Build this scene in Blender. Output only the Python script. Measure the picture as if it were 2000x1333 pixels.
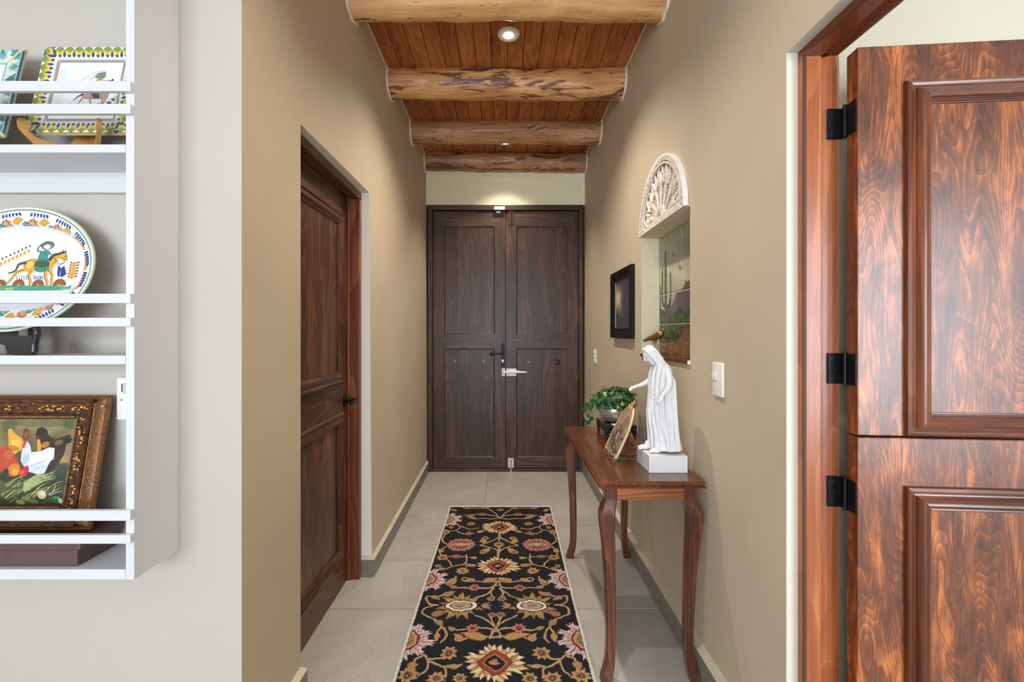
import bpy, bmesh, math, random
import numpy as np
from mathutils import Vector, Matrix
random.seed(7); rng = np.random.default_rng(7)
sc = bpy.context.scene
COL = sc.collection
PI = math.pi
for o in list(bpy.data.objects): bpy.data.objects.remove(o)

# ------------------------------------------------------------------ camera, world, light, exposure
F, EYE = 889.0, 1.36                        # focal length in pixels of a 2000 wide frame, eye height
cam_d = bpy.data.cameras.new('camera'); cam = bpy.data.objects.new('camera', cam_d); COL.objects.link(cam)
cam.location = (0, 0, EYE); cam.rotation_euler = (PI/2, 0, 0)
cam_d.sensor_width = 36.0; cam_d.lens = 36.0*F/2000.0
cam_d.shift_x = (1000-983)/2000.0; cam_d.shift_y = -(666.5-650)/2000.0
cam_d.clip_start = 0.02
sc.camera = cam
sc.view_settings.view_transform = 'Standard'; sc.view_settings.look = 'None'
sc.view_settings.gamma = 1.0; sc.view_settings.use_curve_mapping = False
sc.view_settings.exposure = 0.19
w = bpy.data.worlds.new('sky'); sc.world = w; w.use_nodes = True
bgn = w.node_tree.nodes['Background']; bgn.inputs[0].default_value = (0.62, 0.78, 1.0, 1); bgn.inputs[1].default_value = 1.0

def area(name, loc, rot, sx, sy, power, color, shape='RECTANGLE', spread=PI):
    d = bpy.data.lights.new(name, 'AREA'); d.shape = shape; d.size = sx; d.size_y = sy
    d.energy = power; d.color = color; d.spread = spread
    o = bpy.data.objects.new(name, d); COL.objects.link(o); o.location = loc; o.rotation_euler = rot
    return o
# daylight in the windows behind the camera (main room) and in the side room
area('window_daylight', (-1.2, -3.62, 1.45), (PI/2, 0, 0), 3.2, 2.1, 185, (0.82, 0.91, 1.0))
area('side_room_daylight', (2.45, -1.42, 1.38), (PI/2, 0, 0), 1.5, 1.75, 80, (0.84, 0.91, 1.0))
# warm ceiling lamps of the main room (above the camera) come with the downlights below
DOWNLIGHTS = [(0.0, 1.11), (0.03, 2.62), (0.015, 4.10)]
DOWN_POWER = (55.0, 105.0, 70.0)
DOWN_COLOR = (1.0, 0.91, 0.80)

# ------------------------------------------------------------------ helpers
def lin(c):
    c = np.asarray(c, float)/255.0
    return np.where(c <= 0.04045, c/12.92, ((c+0.055)/1.055)**2.4)
def L4(c): return (*[float(x) for x in lin(c)], 1.0)

WM = {}
def wmat(o): return WM.get(o, Matrix.Identity(4))
def finish(me, smooth, ang=38):
    if smooth:
        me.shade_smooth()
        try: me.set_sharp_from_angle(angle=math.radians(ang))
        except Exception: pass
def link_mesh(name, me, mat, parent=None):
    o = bpy.data.objects.new(name, me); COL.objects.link(o)
    if mat is not None and not me.materials: me.materials.append(mat)
    if parent is not None:
        o.parent = parent; WM[o] = wmat(parent)
        me.transform(wmat(parent).inverted())
    return o
def obj(name, bm, mat, parent=None, smooth=False, ang=38):
    bmesh.ops.recalc_face_normals(bm, faces=bm.faces)
    me = bpy.data.meshes.new(name); bm.to_mesh(me); bm.free(); finish(me, smooth, ang)
    return link_mesh(name, me, mat, parent)
def tag(o, label=None, cat=None, group=None, kind=None):
    if label: o['label'] = label
    if cat: o['category'] = cat
    if group: o['group'] = group
    if kind: o['kind'] = kind
    return o
def thing(name, loc, label, cat, group=None, kind=None):
    o = bpy.data.objects.new(name, None); COL.objects.link(o); o.empty_display_size = 0.05
    o.location = loc; WM[o] = Matrix.Translation(loc)
    return tag(o, label, cat, group, kind)
def struct(name, loc=(0, 0, 0), label=None):
    o = bpy.data.objects.new(name, None); COL.objects.link(o); o.location = loc; WM[o] = Matrix.Translation(loc)
    o['kind'] = 'structure'
    if label: o['label'] = label
    return o
def B(): return bmesh.new()
def box(bm, x0, x1, y0, y1, z0, z1, bev=0.0, seg=2, T=None):
    vs = [bm.verts.new(p) for p in ((x0,y0,z0),(x1,y0,z0),(x1,y1,z0),(x0,y1,z0),(x0,y0,z1),(x1,y0,z1),(x1,y1,z1),(x0,y1,z1))]
    fs = [bm.faces.new([vs[i] for i in q]) for q in ((3,2,1,0),(4,5,6,7),(0,1,5,4),(1,2,6,5),(2,3,7,6),(3,0,4,7))]
    if bev > 0:
        es = list({e for f in fs for e in f.edges})
        r = bmesh.ops.bevel(bm, geom=es, offset=bev, segments=seg, affect='EDGES', profile=0.5)
        vs = list({v for f in r['faces'] for v in f.verts} | {v for v in vs if v.is_valid})
    if T is not None:
        for v in vs: v.co = T(v.co)
    return bm
def hexa(bm, p):
    vs = [bm.verts.new(q) for q in p]
    for q in ((3,2,1,0),(4,5,6,7),(0,1,5,4),(1,2,6,5),(2,3,7,6),(3,0,4,7)): bm.faces.new([vs[i] for i in q])
def loft(bm, rings, caps=True, closed=True):
    vr = [[bm.verts.new(p) for p in r] for r in rings]
    n = len(vr[0]); m = n if closed else n-1
    for a, b in zip(vr[:-1], vr[1:]):
        for i in range(m):
            j = (i+1) % n
            bm.faces.new((a[i], a[j], b[j], b[i]))
    if caps and closed:
        if caps != 'end': bm.faces.new(vr[0][::-1])
        bm.faces.new(vr[-1])
    return vr
def tube(bm, pts, r, sides=8, caps=True):
    pts = [Vector(p) for p in pts]; n = len(pts)
    rad = r if hasattr(r, '__len__') else [r]*n
    rings = []; up = None
    for i, p in enumerate(pts):
        t = (pts[min(i+1, n-1)] - pts[max(i-1, 0)]).normalized()
        if up is None:
            up = Vector((0,0,1)) if abs(t.z) < 0.9 else Vector((1,0,0))
        s = t.cross(up).normalized(); up = s.cross(t).normalized()
        rings.append([p + (s*math.cos(2*PI*k/sides) + up*math.sin(2*PI*k/sides))*rad[i] for k in range(sides)])
    loft(bm, rings, caps)
def spline(pts, n=8):
    P = [Vector(p) for p in pts]; out = []
    for i in range(len(P)-1):
        p0, p1, p2, p3 = P[max(i-1,0)], P[i], P[i+1], P[min(i+2,len(P)-1)]
        for k in range(n):
            t = k/n
            out.append(0.5*((2*p1)+(p2-p0)*t+(2*p0-5*p1+4*p2-p3)*t*t+(3*p1-p0-3*p2+p3)*t**3))
    out.append(P[-1]); return out
def lathe(bm, prof, c, n=32, axis='Z', caps=True):
    rings = []
    for r, h in prof:
        ring = []
        for k in range(n):
            a = 2*PI*k/n; x, y = r*math.cos(a), r*math.sin(a)
            q = {'Z': (x, y, h), 'X': (h, x, y), 'Y': (x, h, y)}[axis]
            ring.append((c[0]+q[0], c[1]+q[1], c[2]+q[2]))
        rings.append(ring)
    loft(bm, rings, caps)
def ellipsoid(bm, c, r, rot=None, u=16, v=10):
    rr = []
    for j in range(v+1):
        ph = -PI/2 + PI*j/v; ring = []
        for i in range(u):
            a = 2*PI*i/u
            p = Vector((r[0]*math.cos(ph)*math.cos(a), r[1]*math.cos(ph)*math.sin(a), r[2]*math.sin(ph)))
            if j in (0, v): p = Vector((1e-5*math.cos(a), 1e-5*math.sin(a), r[2]*math.sin(ph)))
            if rot is not None: p = rot @ p
            ring.append(p+Vector(c))
        rr.append(ring)
    loft(bm, rr)
def prism(bm, pts, T, n0, n1):
    """outline pts (u,v) extruded from n0 to n1; T maps (u,v,n) to the world"""
    a = [bm.verts.new(T((u, v, n0))) for u, v in pts]; b = [bm.verts.new(T((u, v, n1))) for u, v in pts]
    n = len(pts)
    bm.faces.new(a[::-1]); bm.faces.new(b)
    for i in range(n):
        j = (i+1) % n; bm.faces.new((a[i], a[j], b[j], b[i]))
def sweep_rect(bm, u0, u1, v0, v1, prof, T):
    """mitred moulding: prof = [(inset, height)] swept around a rectangle"""
    rings = []
    for d, h in prof:
        rings.append([T((u0+d, v0+d, h)), T((u1-d, v0+d, h)), T((u1-d, v1-d, h)), T((u0+d, v1-d, h))])
    loft(bm, rings, caps=False)
def side_rect(bm, u0, u1, v0, v1, prof, T, k):
    """one of the four mitred members (k = 0 bottom, 1 right, 2 top, 3 left) of such a moulding"""
    A = []; C = []
    for d, h in prof:
        r = [T((u0+d, v0+d, h)), T((u1-d, v0+d, h)), T((u1-d, v1-d, h)), T((u0+d, v1-d, h))]
        A.append(r[k]); C.append(r[(k+1) % 4])
    a = [bm.verts.new(p) for p in A]; c = [bm.verts.new(p) for p in C]
    for i in range(len(a)-1): bm.faces.new((a[i], c[i], c[i+1], a[i+1]))
    bm.faces.new((a[-1], c[-1], c[0], a[0])); bm.faces.new(a[::-1]); bm.faces.new(c)

# ------------------------------------------------------------------ materials
MATS = {}
def newmat(name):
    m = bpy.data.materials.new(name); m.use_nodes = True
    nt = m.node_tree; return m, nt, nt.nodes['Principled BSDF']
def nd(nt, t, **kw):
    n = nt.nodes.new(t)
    for k, v in kw.items():
        if k.startswith('i_'):
            key = k[2:]; n.inputs[int(key) if key.isdigit() else key].default_value = v
        else: setattr(n, k, v)
    return n
def math_n(nt, op, a, b=None):
    n = nt.nodes.new('ShaderNodeMath'); n.operation = op
    for i, x in enumerate((a, b)):
        if x is None: continue
        if isinstance(x, (int, float)): n.inputs[i].default_value = x
        else: nt.links.new(x, n.inputs[i])
    return n.outputs[0]
def ramp(nt, fac, stops):
    r = nt.nodes.new('ShaderNodeValToRGB'); e = r.color_ramp.elements
    while len(e) < len(stops): e.new(0.5)
    for el, (p, c) in zip(e, stops): el.position = p; el.color = c if len(c) == 4 else L4(c)
    nt.links.new(fac, r.inputs[0]); return r.outputs[0]
def coords(nt, scale, rnd=True):
    tc = nd(nt, 'ShaderNodeTexCoord'); src = tc.outputs['Object']
    if rnd:
        oi = nd(nt, 'ShaderNodeObjectInfo')
        cx = nd(nt, 'ShaderNodeCombineXYZ'); v = math_n(nt, 'MULTIPLY', oi.outputs['Random'], 37.0)
        for i in range(3): nt.links.new(v, cx.inputs[i])
        ad = nd(nt, 'ShaderNodeVectorMath', operation='ADD')
        nt.links.new(src, ad.inputs[0]); nt.links.new(cx.outputs[0], ad.inputs[1]); src = ad.outputs[0]
    mp = nd(nt, 'ShaderNodeMapping'); mp.inputs['Scale'].default_value = scale
    nt.links.new(src, mp.inputs[0]); return mp.outputs[0]
def noise(nt, vec, scale, detail=3, rough=0.5, dist=0.0):
    n = nd(nt, 'ShaderNodeTexNoise'); n.inputs['Scale'].default_value = scale; n.inputs['Detail'].default_value = detail
    n.inputs['Roughness'].default_value = rough; n.inputs['Distortion'].default_value = dist
    nt.links.new(vec, n.inputs['Vector']); return n.outputs['Fac']
def bump(nt, bs, h, strength, dist=0.002):
    b = nd(nt, 'ShaderNodeBump'); b.inputs['Strength'].default_value = strength; b.inputs['Distance'].default_value = dist
    nt.links.new(h, b.inputs['Height']); nt.links.new(b.outputs[0], bs.inputs['Normal'])
def plain(name, c, rough=0.5, metal=0.0, var=0.04, nscale=30, bmp=0.0, coat=0.0, bscale=None, spec=None):
    if name in MATS: return MATS[name]
    m, nt, bs = newmat(name); v = coords(nt, (1, 1, 1), False)
    n = noise(nt, v, nscale, 4)
    c = np.asarray(c, float); lo = np.clip(c*(1-var), 0, 255); hi = np.clip(c*(1+var), 0, 255)
    nt.links.new(ramp(nt, n, [(0.3, tuple(lo)), (0.7, tuple(hi))]), bs.inputs['Base Color'])
    bs.inputs['Roughness'].default_value = rough; bs.inputs['Metallic'].default_value = metal
    bs.inputs['Coat Weight'].default_value = coat
    if spec is not None: bs.inputs['Specular IOR Level'].default_value = spec
    if bmp: bump(nt, bs, noise(nt, v, bscale or nscale, 4, 0.6), bmp)
    MATS[name] = m; return m
def wood(name, dark, mid, light, axis='Z', ring=9.0, scale=2.4, stretch=0.16, rough=0.35, coat=0.0, line=0.5, blotch=0.5, fibre=0.25, bmp=0.08, coat_rough=0.15, spec=0.5, bscale=9.0, bstretch=0.22, bdist=0.6, brough=0.6):
    if name in MATS: return MATS[name]
    m, nt, bs = newmat(name)
    i = 'XYZ'.index(axis)
    def ax(f): s = [1.0]*3; s[i] = f; return coords(nt, tuple(s))
    n1 = noise(nt, ax(stretch), scale, 2.0, 0.45, 0.25)
    r = math_n(nt, 'FRACT', math_n(nt, 'MULTIPLY', n1, ring))
    tri = math_n(nt, 'POWER', math_n(nt, 'SUBTRACT', 1.0, r), 1.6)   # sharp late-wood line on one side of each ring
    fb = noise(nt, ax(0.03), 130, 3, 0.6)
    bl = noise(nt, ax(bstretch), bscale, 6, brough, bdist)
    a = math_n(nt, 'MULTIPLY', math_n(nt, 'SUBTRACT', tri, 0.38), line)
    b = math_n(nt, 'MULTIPLY', math_n(nt, 'SUBTRACT', bl, 0.5), blotch*3)
    c = math_n(nt, 'MULTIPLY', math_n(nt, 'SUBTRACT', fb, 0.5), fibre*2)
    fac = math_n(nt, 'ADD', math_n(nt, 'ADD', a, b), math_n(nt, 'ADD', c, 0.48))
    nt.links.new(ramp(nt, fac, [(0.08, dark), (0.5, mid), (0.92, light)]), bs.inputs['Base Color'])
    bs.inputs['Roughness'].default_value = rough; bs.inputs['Coat Weight'].default_value = coat
    bs.inputs['Coat Roughness'].default_value = coat_rough
    bs.inputs['Specular IOR Level'].default_value = spec
    if bmp: bump(nt, bs, math_n(nt, 'ADD', tri, fb), bmp, 0.001)
    MATS[name] = m; return m
def painted(name, rough=0.3, coat=0.0, bmp=0.0, bscale=400, fuzz=0.0):
    if name in MATS: return MATS[name]
    m, nt, bs = newmat(name)
    at = nd(nt, 'ShaderNodeAttribute', attribute_name='paint')
    src = at.outputs['Color']
    v = coords(nt, (1, 1, 1), False)
    if fuzz:
        n = noise(nt, v, bscale, 2, 0.7)
        hv = nd(nt, 'ShaderNodeHueSaturation'); nt.links.new(src, hv.inputs['Color'])
        nt.links.new(math_n(nt, 'ADD', math_n(nt, 'MULTIPLY', n, fuzz*2), 1.0-fuzz), hv.inputs['Value']); src = hv.outputs[0]
    nt.links.new(src, bs.inputs['Base Color']); bs.inputs['Roughness'].default_value = rough
    bs.inputs['Coat Weight'].default_value = coat; bs.inputs['Coat Roughness'].default_value = 0.08
    if bmp: bump(nt, bs, noise(nt, v, bscale, 3, 0.6), bmp)
    MATS[name] = m; return m

tan_paint = plain('tan_wall_paint', (196, 180, 155), 0.75, var=0.02, nscale=2.5, bmp=0.12, bscale=26, spec=0.3)
greige_paint = plain('greige_wall_paint', (194, 187, 177), 0.75, var=0.012, nscale=2.0, bmp=0.08, bscale=26, spec=0.3)
cream_paint = plain('cream_wall_paint', (218, 212, 192), 0.7, var=0.012, nscale=3, bmp=0.06, bscale=30, spec=0.3)
white_paint = plain('white_lacquer', (216, 216, 219), 0.4, var=0.006, nscale=4)
white_plaster = plain('white_plaster', (228, 222, 210), 0.8, var=0.05, nscale=60, bmp=0.3)
ledge_paint = plain('ledge_paint', (208, 196, 172), 0.75)
base_grey = plain('grey_baseboard_tile', (128, 122, 114), 0.45, var=0.06, nscale=18)
white_plastic = plain('white_plastic', (238, 236, 230), 0.35, var=0.01)
black_metal = plain('black_metal', (24, 25, 28), 0.42, 0.6, var=0.1)
steel = plain('brushed_steel', (205, 205, 202), 0.35, 0.7, var=0.05)
gold_metal = plain('gold_metal', (205, 160, 92), 0.35, 0.85, var=0.08)
gold_paint = plain('gold_painted_wood', (196, 148, 86), 0.38, 0.35, var=0.04)
gilt = plain('worn_gilt', (124, 84, 50), 0.42, 0.4, var=0.25, nscale=200, bmp=0.3)
gilt_dark = plain('dark_worn_gilt', (74, 44, 26), 0.5, 0.2, var=0.55, nscale=70, bmp=0.4)

DOORD = ((26, 10, 4), (66, 34, 17), (104, 60, 32))
m_front_v = wood('front_door_wood_upright', (28, 13, 7), (60, 34, 20), (110, 72, 46), 'Z', ring=20, scale=4.5, stretch=0.11, rough=0.42, line=0.25, blotch=0.4, coat=0.12, coat_rough=0.3, bscale=8, bstretch=0.12, fibre=0.2)
m_front_h = wood('front_door_wood_level', (29, 14, 8), (62, 36, 21), (108, 71, 45), 'X', ring=20, scale=4.5, stretch=0.11, rough=0.42, line=0.25, blotch=0.4, coat=0.12, coat_rough=0.3, bscale=8, bstretch=0.12, fibre=0.2)
m_left_v = wood('left_door_wood_upright', (40, 19, 9), (80, 44, 23), (136, 84, 50), 'Z', ring=20, scale=4.5, stretch=0.14, rough=0.42, line=0.3, blotch=0.5, coat=0.2, coat_rough=0.3, bscale=9, bstretch=0.15, fibre=0.2)
m_left_h = wood('left_door_wood_level', (40, 19, 9), (78, 43, 23), (128, 78, 46), 'Y', ring=20, scale=4.5, stretch=0.14, rough=0.42, line=0.3, blotch=0.5, coat=0.2, coat_rough=0.3, bscale=9, bstretch=0.15, fibre=0.2)
m_left_jamb = wood('left_jamb_wood', (72, 32, 16), (122, 66, 38), (166, 104, 64), 'Z', ring=18, scale=5, stretch=0.1, rough=0.4, line=0.3, blotch=0.35, bscale=10, bstretch=0.1)
m_right_v = wood('dutch_door_wood_upright', (58, 24, 10), (118, 58, 25), (204, 116, 52), 'Z', ring=70, scale=4.6, stretch=0.2, rough=0.36, line=0.24, blotch=0.66, fibre=0.22, coat=0.6, coat_rough=0.3, bscale=20, bstretch=0.26, bdist=0.45, brough=0.68)
m_right_h = wood('dutch_door_wood_level', (54, 19, 6), (100, 46, 20), (160, 86, 42), 'X', ring=20, scale=6, stretch=0.1, rough=0.3, line=0.14, blotch=0.4, coat=0.6, coat_rough=0.2, bscale=14, bstretch=0.08)
m_right_m = wood('dutch_door_moulding_upright', (50, 18, 7), (98, 44, 18), (158, 84, 40), 'Z', ring=20, scale=6, stretch=0.08, rough=0.3, line=0.14, blotch=0.4, coat=0.6, coat_rough=0.2, bscale=14, bstretch=0.08)
m_right_j = wood('dutch_jamb_wood', (110, 50, 20), (158, 82, 38), (206, 128, 70), 'Z', ring=20, scale=6, stretch=0.07, rough=0.34, line=0.14, blotch=0.35, coat=0.4, coat_rough=0.25, bscale=14, bstretch=0.08)
m_right_hd = wood('dutch_head_wood', (70, 30, 12), (112, 54, 24), (150, 82, 42), 'Y', ring=20, scale=6, stretch=0.07, rough=0.36, line=0.14, blotch=0.35, coat=0.3, bscale=14, bstretch=0.08)
m_plank = wood('ceiling_plank_wood', (98, 50, 20), (178, 106, 52), (214, 146, 84), 'Y', ring=18, scale=5.5, stretch=0.13, rough=0.5, line=0.24, blotch=0.4, coat=0.15, bscale=8, bstretch=0.1)
TW = ((52, 20, 8), (98, 46, 22), (146, 80, 44))
m_table_y = wood('table_wood_lengthways', (50, 19, 6), (96, 46, 18), (142, 78, 38), 'Y', ring=22, scale=6, stretch=0.1, rough=0.3, line=0.2, blotch=0.3, coat=0.5, coat_rough=0.12, bscale=12, bstretch=0.08)
m_table_x = wood('table_wood_crossways', (78, 36, 16), (138, 74, 36), (190, 120, 66), 'X', ring=22, scale=6, stretch=0.1, rough=0.35, line=0.34, blotch=0.4, coat=0.3, bscale=12, bstretch=0.08)
m_table_z = wood('table_leg_wood', (48, 20, 11), (88, 45, 27), (134, 80, 52), 'Z', ring=22, scale=6, stretch=0.1, rough=0.32, line=0.34, blotch=0.25, coat=0.4, coat_rough=0.2, bscale=12, bstretch=0.08)
dark_wood = wood('dark_stand_wood', (14, 9, 7), (34, 22, 17), (60, 40, 30), 'X', ring=5, scale=3, rough=0.35, coat=0.3)
navy_wood = wood('blue_black_wood', (16, 15, 22), (38, 35, 46), (70, 66, 80), 'X', ring=5, scale=3, rough=0.3, coat=0.4)
brown_box = plain('brown_leather_box', (94, 68, 66), 0.45, var=0.06, nscale=25, bmp=0.05)

def log_mat(name, dk, md, lt, patch):
    m, nt, bs = newmat(name)
    v = coords(nt, (0.28, 1, 1)); v2 = coords(nt, (0.05, 1, 1)); v3 = coords(nt, (0.22, 1.0, 1.0))
    grain = noise(nt, v2, 60, 4, 0.6); big = noise(nt, v, 7, 4, 0.55, 0.4); pt = noise(nt, v3, 11, 5, 0.6, 1.4)
    fac = math_n(nt, 'ADD', math_n(nt, 'MULTIPLY', grain, 0.45), math_n(nt, 'MULTIPLY', big, 0.6))
    fac = math_n(nt, 'ADD', fac, math_n(nt, 'MULTIPLY', math_n(nt, 'SUBTRACT', noise(nt, coords(nt, (0.12, 1, 1)), 26, 4, 0.65, 0.8), 0.5), 0.5))
    c1 = ramp(nt, fac, [(0.28, dk), (0.52, md), (0.75, lt)])
    mask = ramp(nt, pt, [(patch, (0, 0, 0)), (patch+0.045, (255, 255, 255))])
    mx = nd(nt, 'ShaderNodeMix', data_type='RGBA'); nt.links.new(mask, mx.inputs[0]); nt.links.new(c1, mx.inputs[6])
    nt.links.new(ramp(nt, grain, [(0.3, (82, 52, 34)), (0.7, (132, 90, 62))]), mx.inputs[7])
    nt.links.new(mx.outputs[2], bs.inputs['Base Color']); bs.inputs['Roughness'].default_value = 0.5
    bs.inputs['Coat Weight'].default_value = 0.15
    bump(nt, bs, math_n(nt, 'ADD', grain, pt), 0.35, 0.004)
    return m
m_log = [log_mat('peeled_log_pale', (176, 116, 68), (222, 170, 114), (240, 200, 148), 0.605),
         log_mat('peeled_log_spotted', (150, 92, 50), (212, 154, 98), (242, 200, 144), 0.54),
         log_mat('peeled_log_brown', (124, 80, 50), (182, 130, 88), (216, 170, 124), 0.58),
         log_mat('peeled_log_dark', (116, 74, 48), (176, 126, 90), (214, 168, 126), 0.52)]

def floor_mat():
    m, nt, bs = newmat('grey_stone_floor_tile')
    v = coords(nt, (1, 1, 1)); n = noise(nt, v, 2.2, 6, 0.6, 0.8); fine = noise(nt, v, 140, 3, 0.7)
    vn = noise(nt, coords(nt, (1.0, 0.35, 1)), 2.6, 4, 0.5, 1.2)
    vein = math_n(nt, 'ABSOLUTE', math_n(nt, 'SUBTRACT', vn, 0.5))
    base = ramp(nt, math_n(nt, 'ADD', math_n(nt, 'MULTIPLY', n, 0.7), math_n(nt, 'MULTIPLY', fine, 0.3)), [(0.3, (164, 159, 151)), (0.7, (190, 185, 176))])
    mk = ramp(nt, vein, [(0.0, (150, 150, 150)), (0.012, (0, 0, 0))])
    mx = nd(nt, 'ShaderNodeMix', data_type='RGBA'); nt.links.new(mk, mx.inputs[0]); nt.links.new(base, mx.inputs[6]); mx.inputs[7].default_value = L4((146, 139, 130))
    nt.links.new(mx.outputs[2], bs.inputs['Base Color'])
    bs.inputs['Roughness'].default_value = 0.42; bs.inputs['Specular IOR Level'].default_value = 0.4
    bump(nt, bs, fine, 0.05, 0.001); return m
m_tile = floor_mat()
m_grout = plain('floor_grout', (140, 130, 117), 0.8)

# ------------------------------------------------------------------ flat painting on real surfaces (vertex colours)
class Canvas:
    """colours in metres: u to the right, v upwards"""
    def __init__(s, u0, u1, v0, v1, px, bg):
        s.u0, s.v0, s.px = u0, v0, px
        s.W = int(round((u1-u0)/px))+1; s.H = int(round((v1-v0)/px))+1
        s.a = np.zeros((s.H, s.W, 3)); s.a[:] = bg
        s.T = lambda p: p; s.k = 1.0
    def _win(s, lo, hi):
        i0 = max(int((lo[0]-s.u0)/s.px)-2, 0); i1 = min(int((hi[0]-s.u0)/s.px)+3, s.W)
        j0 = max(int((lo[1]-s.v0)/s.px)-2, 0); j1 = min(int((hi[1]-s.v0)/s.px)+3, s.H)
        if i1 <= i0 or j1 <= j0: return None
        U, V = np.meshgrid(s.u0+np.arange(i0, i1)*s.px, s.v0+np.arange(j0, j1)*s.px)
        return i0, i1, j0, j1, U, V
    def _put(s, w, m, c):
        i0, i1, j0, j1 = w[:4]; r = s.a[j0:j1, i0:i1]; m = m[..., None]
        s.a[j0:j1, i0:i1] = r*(1-m)+np.asarray(c, float)*m
    def poly(s, pts, c, raw=False, al=1.0):
        P = np.array(pts if raw else [s.T(p) for p in pts], float)
        w = s._win(P.min(0), P.max(0))
        if w is None: return
        U, V = w[4:]; acc = np.zeros(U.shape)
        for du, dv in ((-.25, -.25), (.25, -.25), (-.25, .25), (.25, .25)):
            x, y = U+du*s.px, V+dv*s.px; ins = np.zeros(U.shape, bool)
            for k in range(len(P)):
                (x0, y0), (x1, y1) = P[k], P[k-1]
                if y0 == y1: continue
                ins ^= ((y0 > y) != (y1 > y)) & (x < (x1-x0)*(y-y0)/(y1-y0)+x0)
            acc += ins
        s._put(w, acc*0.25*al, c)
    def stroke(s, pts, wd, c, w2=None, raw=False, al=1.0):
        P = np.array(pts if raw else [s.T(p) for p in pts], float)
        if not raw: wd = wd*s.k; w2 = None if w2 is None else w2*s.k
        w2 = wd if w2 is None else w2
        mx = max(wd, w2); w = s._win(P.min(0)-mx, P.max(0)+mx)
        if w is None: return
        U, V = w[4:]; best = np.full(U.shape, -9.0); n = len(P)-1
        for k in range(n):
            d = P[k+1]-P[k]; l2 = d@d+1e-12
            t = np.clip(((U-P[k, 0])*d[0]+(V-P[k, 1])*d[1])/l2, 0, 1)
            dist = np.hypot(U-P[k, 0]-t*d[0], V-P[k, 1]-t*d[1])
            best = np.maximum(best, (wd+(w2-wd)*(k+t)/n)/2-dist)
        s._put(w, np.clip(0.5+best/s.px, 0, 1)*al, c)
    def curve(s, pts, wd, c, w2=None, raw=False, n=6):
        q = [tuple(v[:2]) for v in spline([(p[0], p[1], 0) for p in pts], n)]
        s.stroke(q, wd, c, w2, raw)
    def blob(s, p, a, b, rot, c, raw=False, al=1.0):
        if not raw: p = s.T(p); a *= s.k; b *= s.k; rot = -rot
        m = max(a, b); w = s._win((p[0]-m, p[1]-m), (p[0]+m, p[1]+m))
        if w is None: return
        U, V = w[4:]; cr, sr = math.cos(rot), math.sin(rot)
        x = (U-p[0])*cr+(V-p[1])*sr; y = -(U-p[0])*sr+(V-p[1])*cr
        q = np.sqrt((x/a)**2+(y/b)**2)
        s._put(w, np.clip(0.5+(1-q)*min(a, b)/s.px, 0, 1)*al, c)
    def petal(s, p, ang, ln, wd, c, raw=False, tip=0.62):
        """leaf that starts at p and points along ang"""
        q = []
        for k in range(17):
            t = k/16; h = math.sin(PI*t**tip)*wd/2; q.append((t*ln, h))
        q += [(x, -h) for x, h in q[::-1]]
        ca, sa = math.cos(ang), math.sin(ang)
        s.poly([(p[0]+x*ca-y*sa, p[1]+x*sa+y*ca) for x, y in q], c, raw)
    def speckle(s, amt, cells=1.0):
        s.a += rng.normal(0, amt, s.a.shape[:2])[..., None]
    def at(s, U, V):
        x = np.clip((U-s.u0)/s.px, 0, s.W-1.001); y = np.clip((V-s.v0)/s.px, 0, s.H-1.001)
        i, j = x.astype(int), y.astype(int); fx, fy = (x-i)[..., None], (y-j)[..., None]; a = s.a
        i1 = np.minimum(i+1, s.W-1); j1 = np.minimum(j+1, s.H-1)
        return (a[j, i]*(1-fx)+a[j, i1]*fx)*(1-fy)+(a[j1, i]*(1-fx)+a[j1, i1]*fx)*fy
def grid_mesh(name, P, C, mat, parent=None, wrap=False, smooth=True):
    """P: (rows, cols, 3) points, C: (rows, cols, 3) colours 0-255"""
    R, K = P.shape[:2]; me = bpy.data.meshes.new(name)
    me.vertices.add(R*K); me.vertices.foreach_set('co', P.reshape(-1).astype(np.float32))
    idx = np.arange(R*K).reshape(R, K)
    if wrap: idx = np.concatenate([idx, idx[:, :1]], 1)
    q = np.stack([idx[:-1, :-1], idx[:-1, 1:], idx[1:, 1:], idx[1:, :-1]], -1).reshape(-1, 4)
    n = len(q); me.loops.add(n*4); me.polygons.add(n)
    me.loops.foreach_set('vertex_index', q.reshape(-1).astype(np.int32))
    me.polygons.foreach_set('loop_start', (np.arange(n)*4).astype(np.int32))
    me.update(calc_edges=True)
    at = me.attributes.new('paint', 'FLOAT_COLOR', 'POINT')
    c4 = np.ones((R*K, 4), np.float32); c4[:, :3] = lin(np.clip(C, 0, 255)).reshape(-1, 3)
    at.data.foreach_set('color', c4.reshape(-1))
    if smooth: me.shade_smooth()
    return link_mesh(name, me, mat, parent)

# ------------------------------------------------------------------ the room
XL, XR, YF, YE, CZ = -0.755, 0.797, 1.3135, 4.445, 3.08
# floor: slab of grout, tiles 0.96 x 0.48 laid on it
fl = obj('floor', box(B(), -3.3, 3.7, -3.7, 4.9, -0.08, -0.003), m_grout); tag(fl, kind='structure')
tb = B(); box(tb, 0.0015, 0.9585, 0.0015, 0.4765, -0.02, 0.0, 0.0012, 1)
tile0 = None
for iy in range(-12, 6):
    for ix in range(-3, 4):
        x, y = -0.146+0.96*ix, 2.241+0.481*iy
        if x > 3.6 or x+0.96 < -3.3 or (y > 1.6 and (x < -1.2 or x > 0.8)): continue
        if tile0 is None: tile0 = obj('floor_tile', tb, m_tile, fl); t = tile0
        else:
            t = tile0.copy(); COL.objects.link(t); t.parent = fl
        t.location = (x, y, 0)

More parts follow.
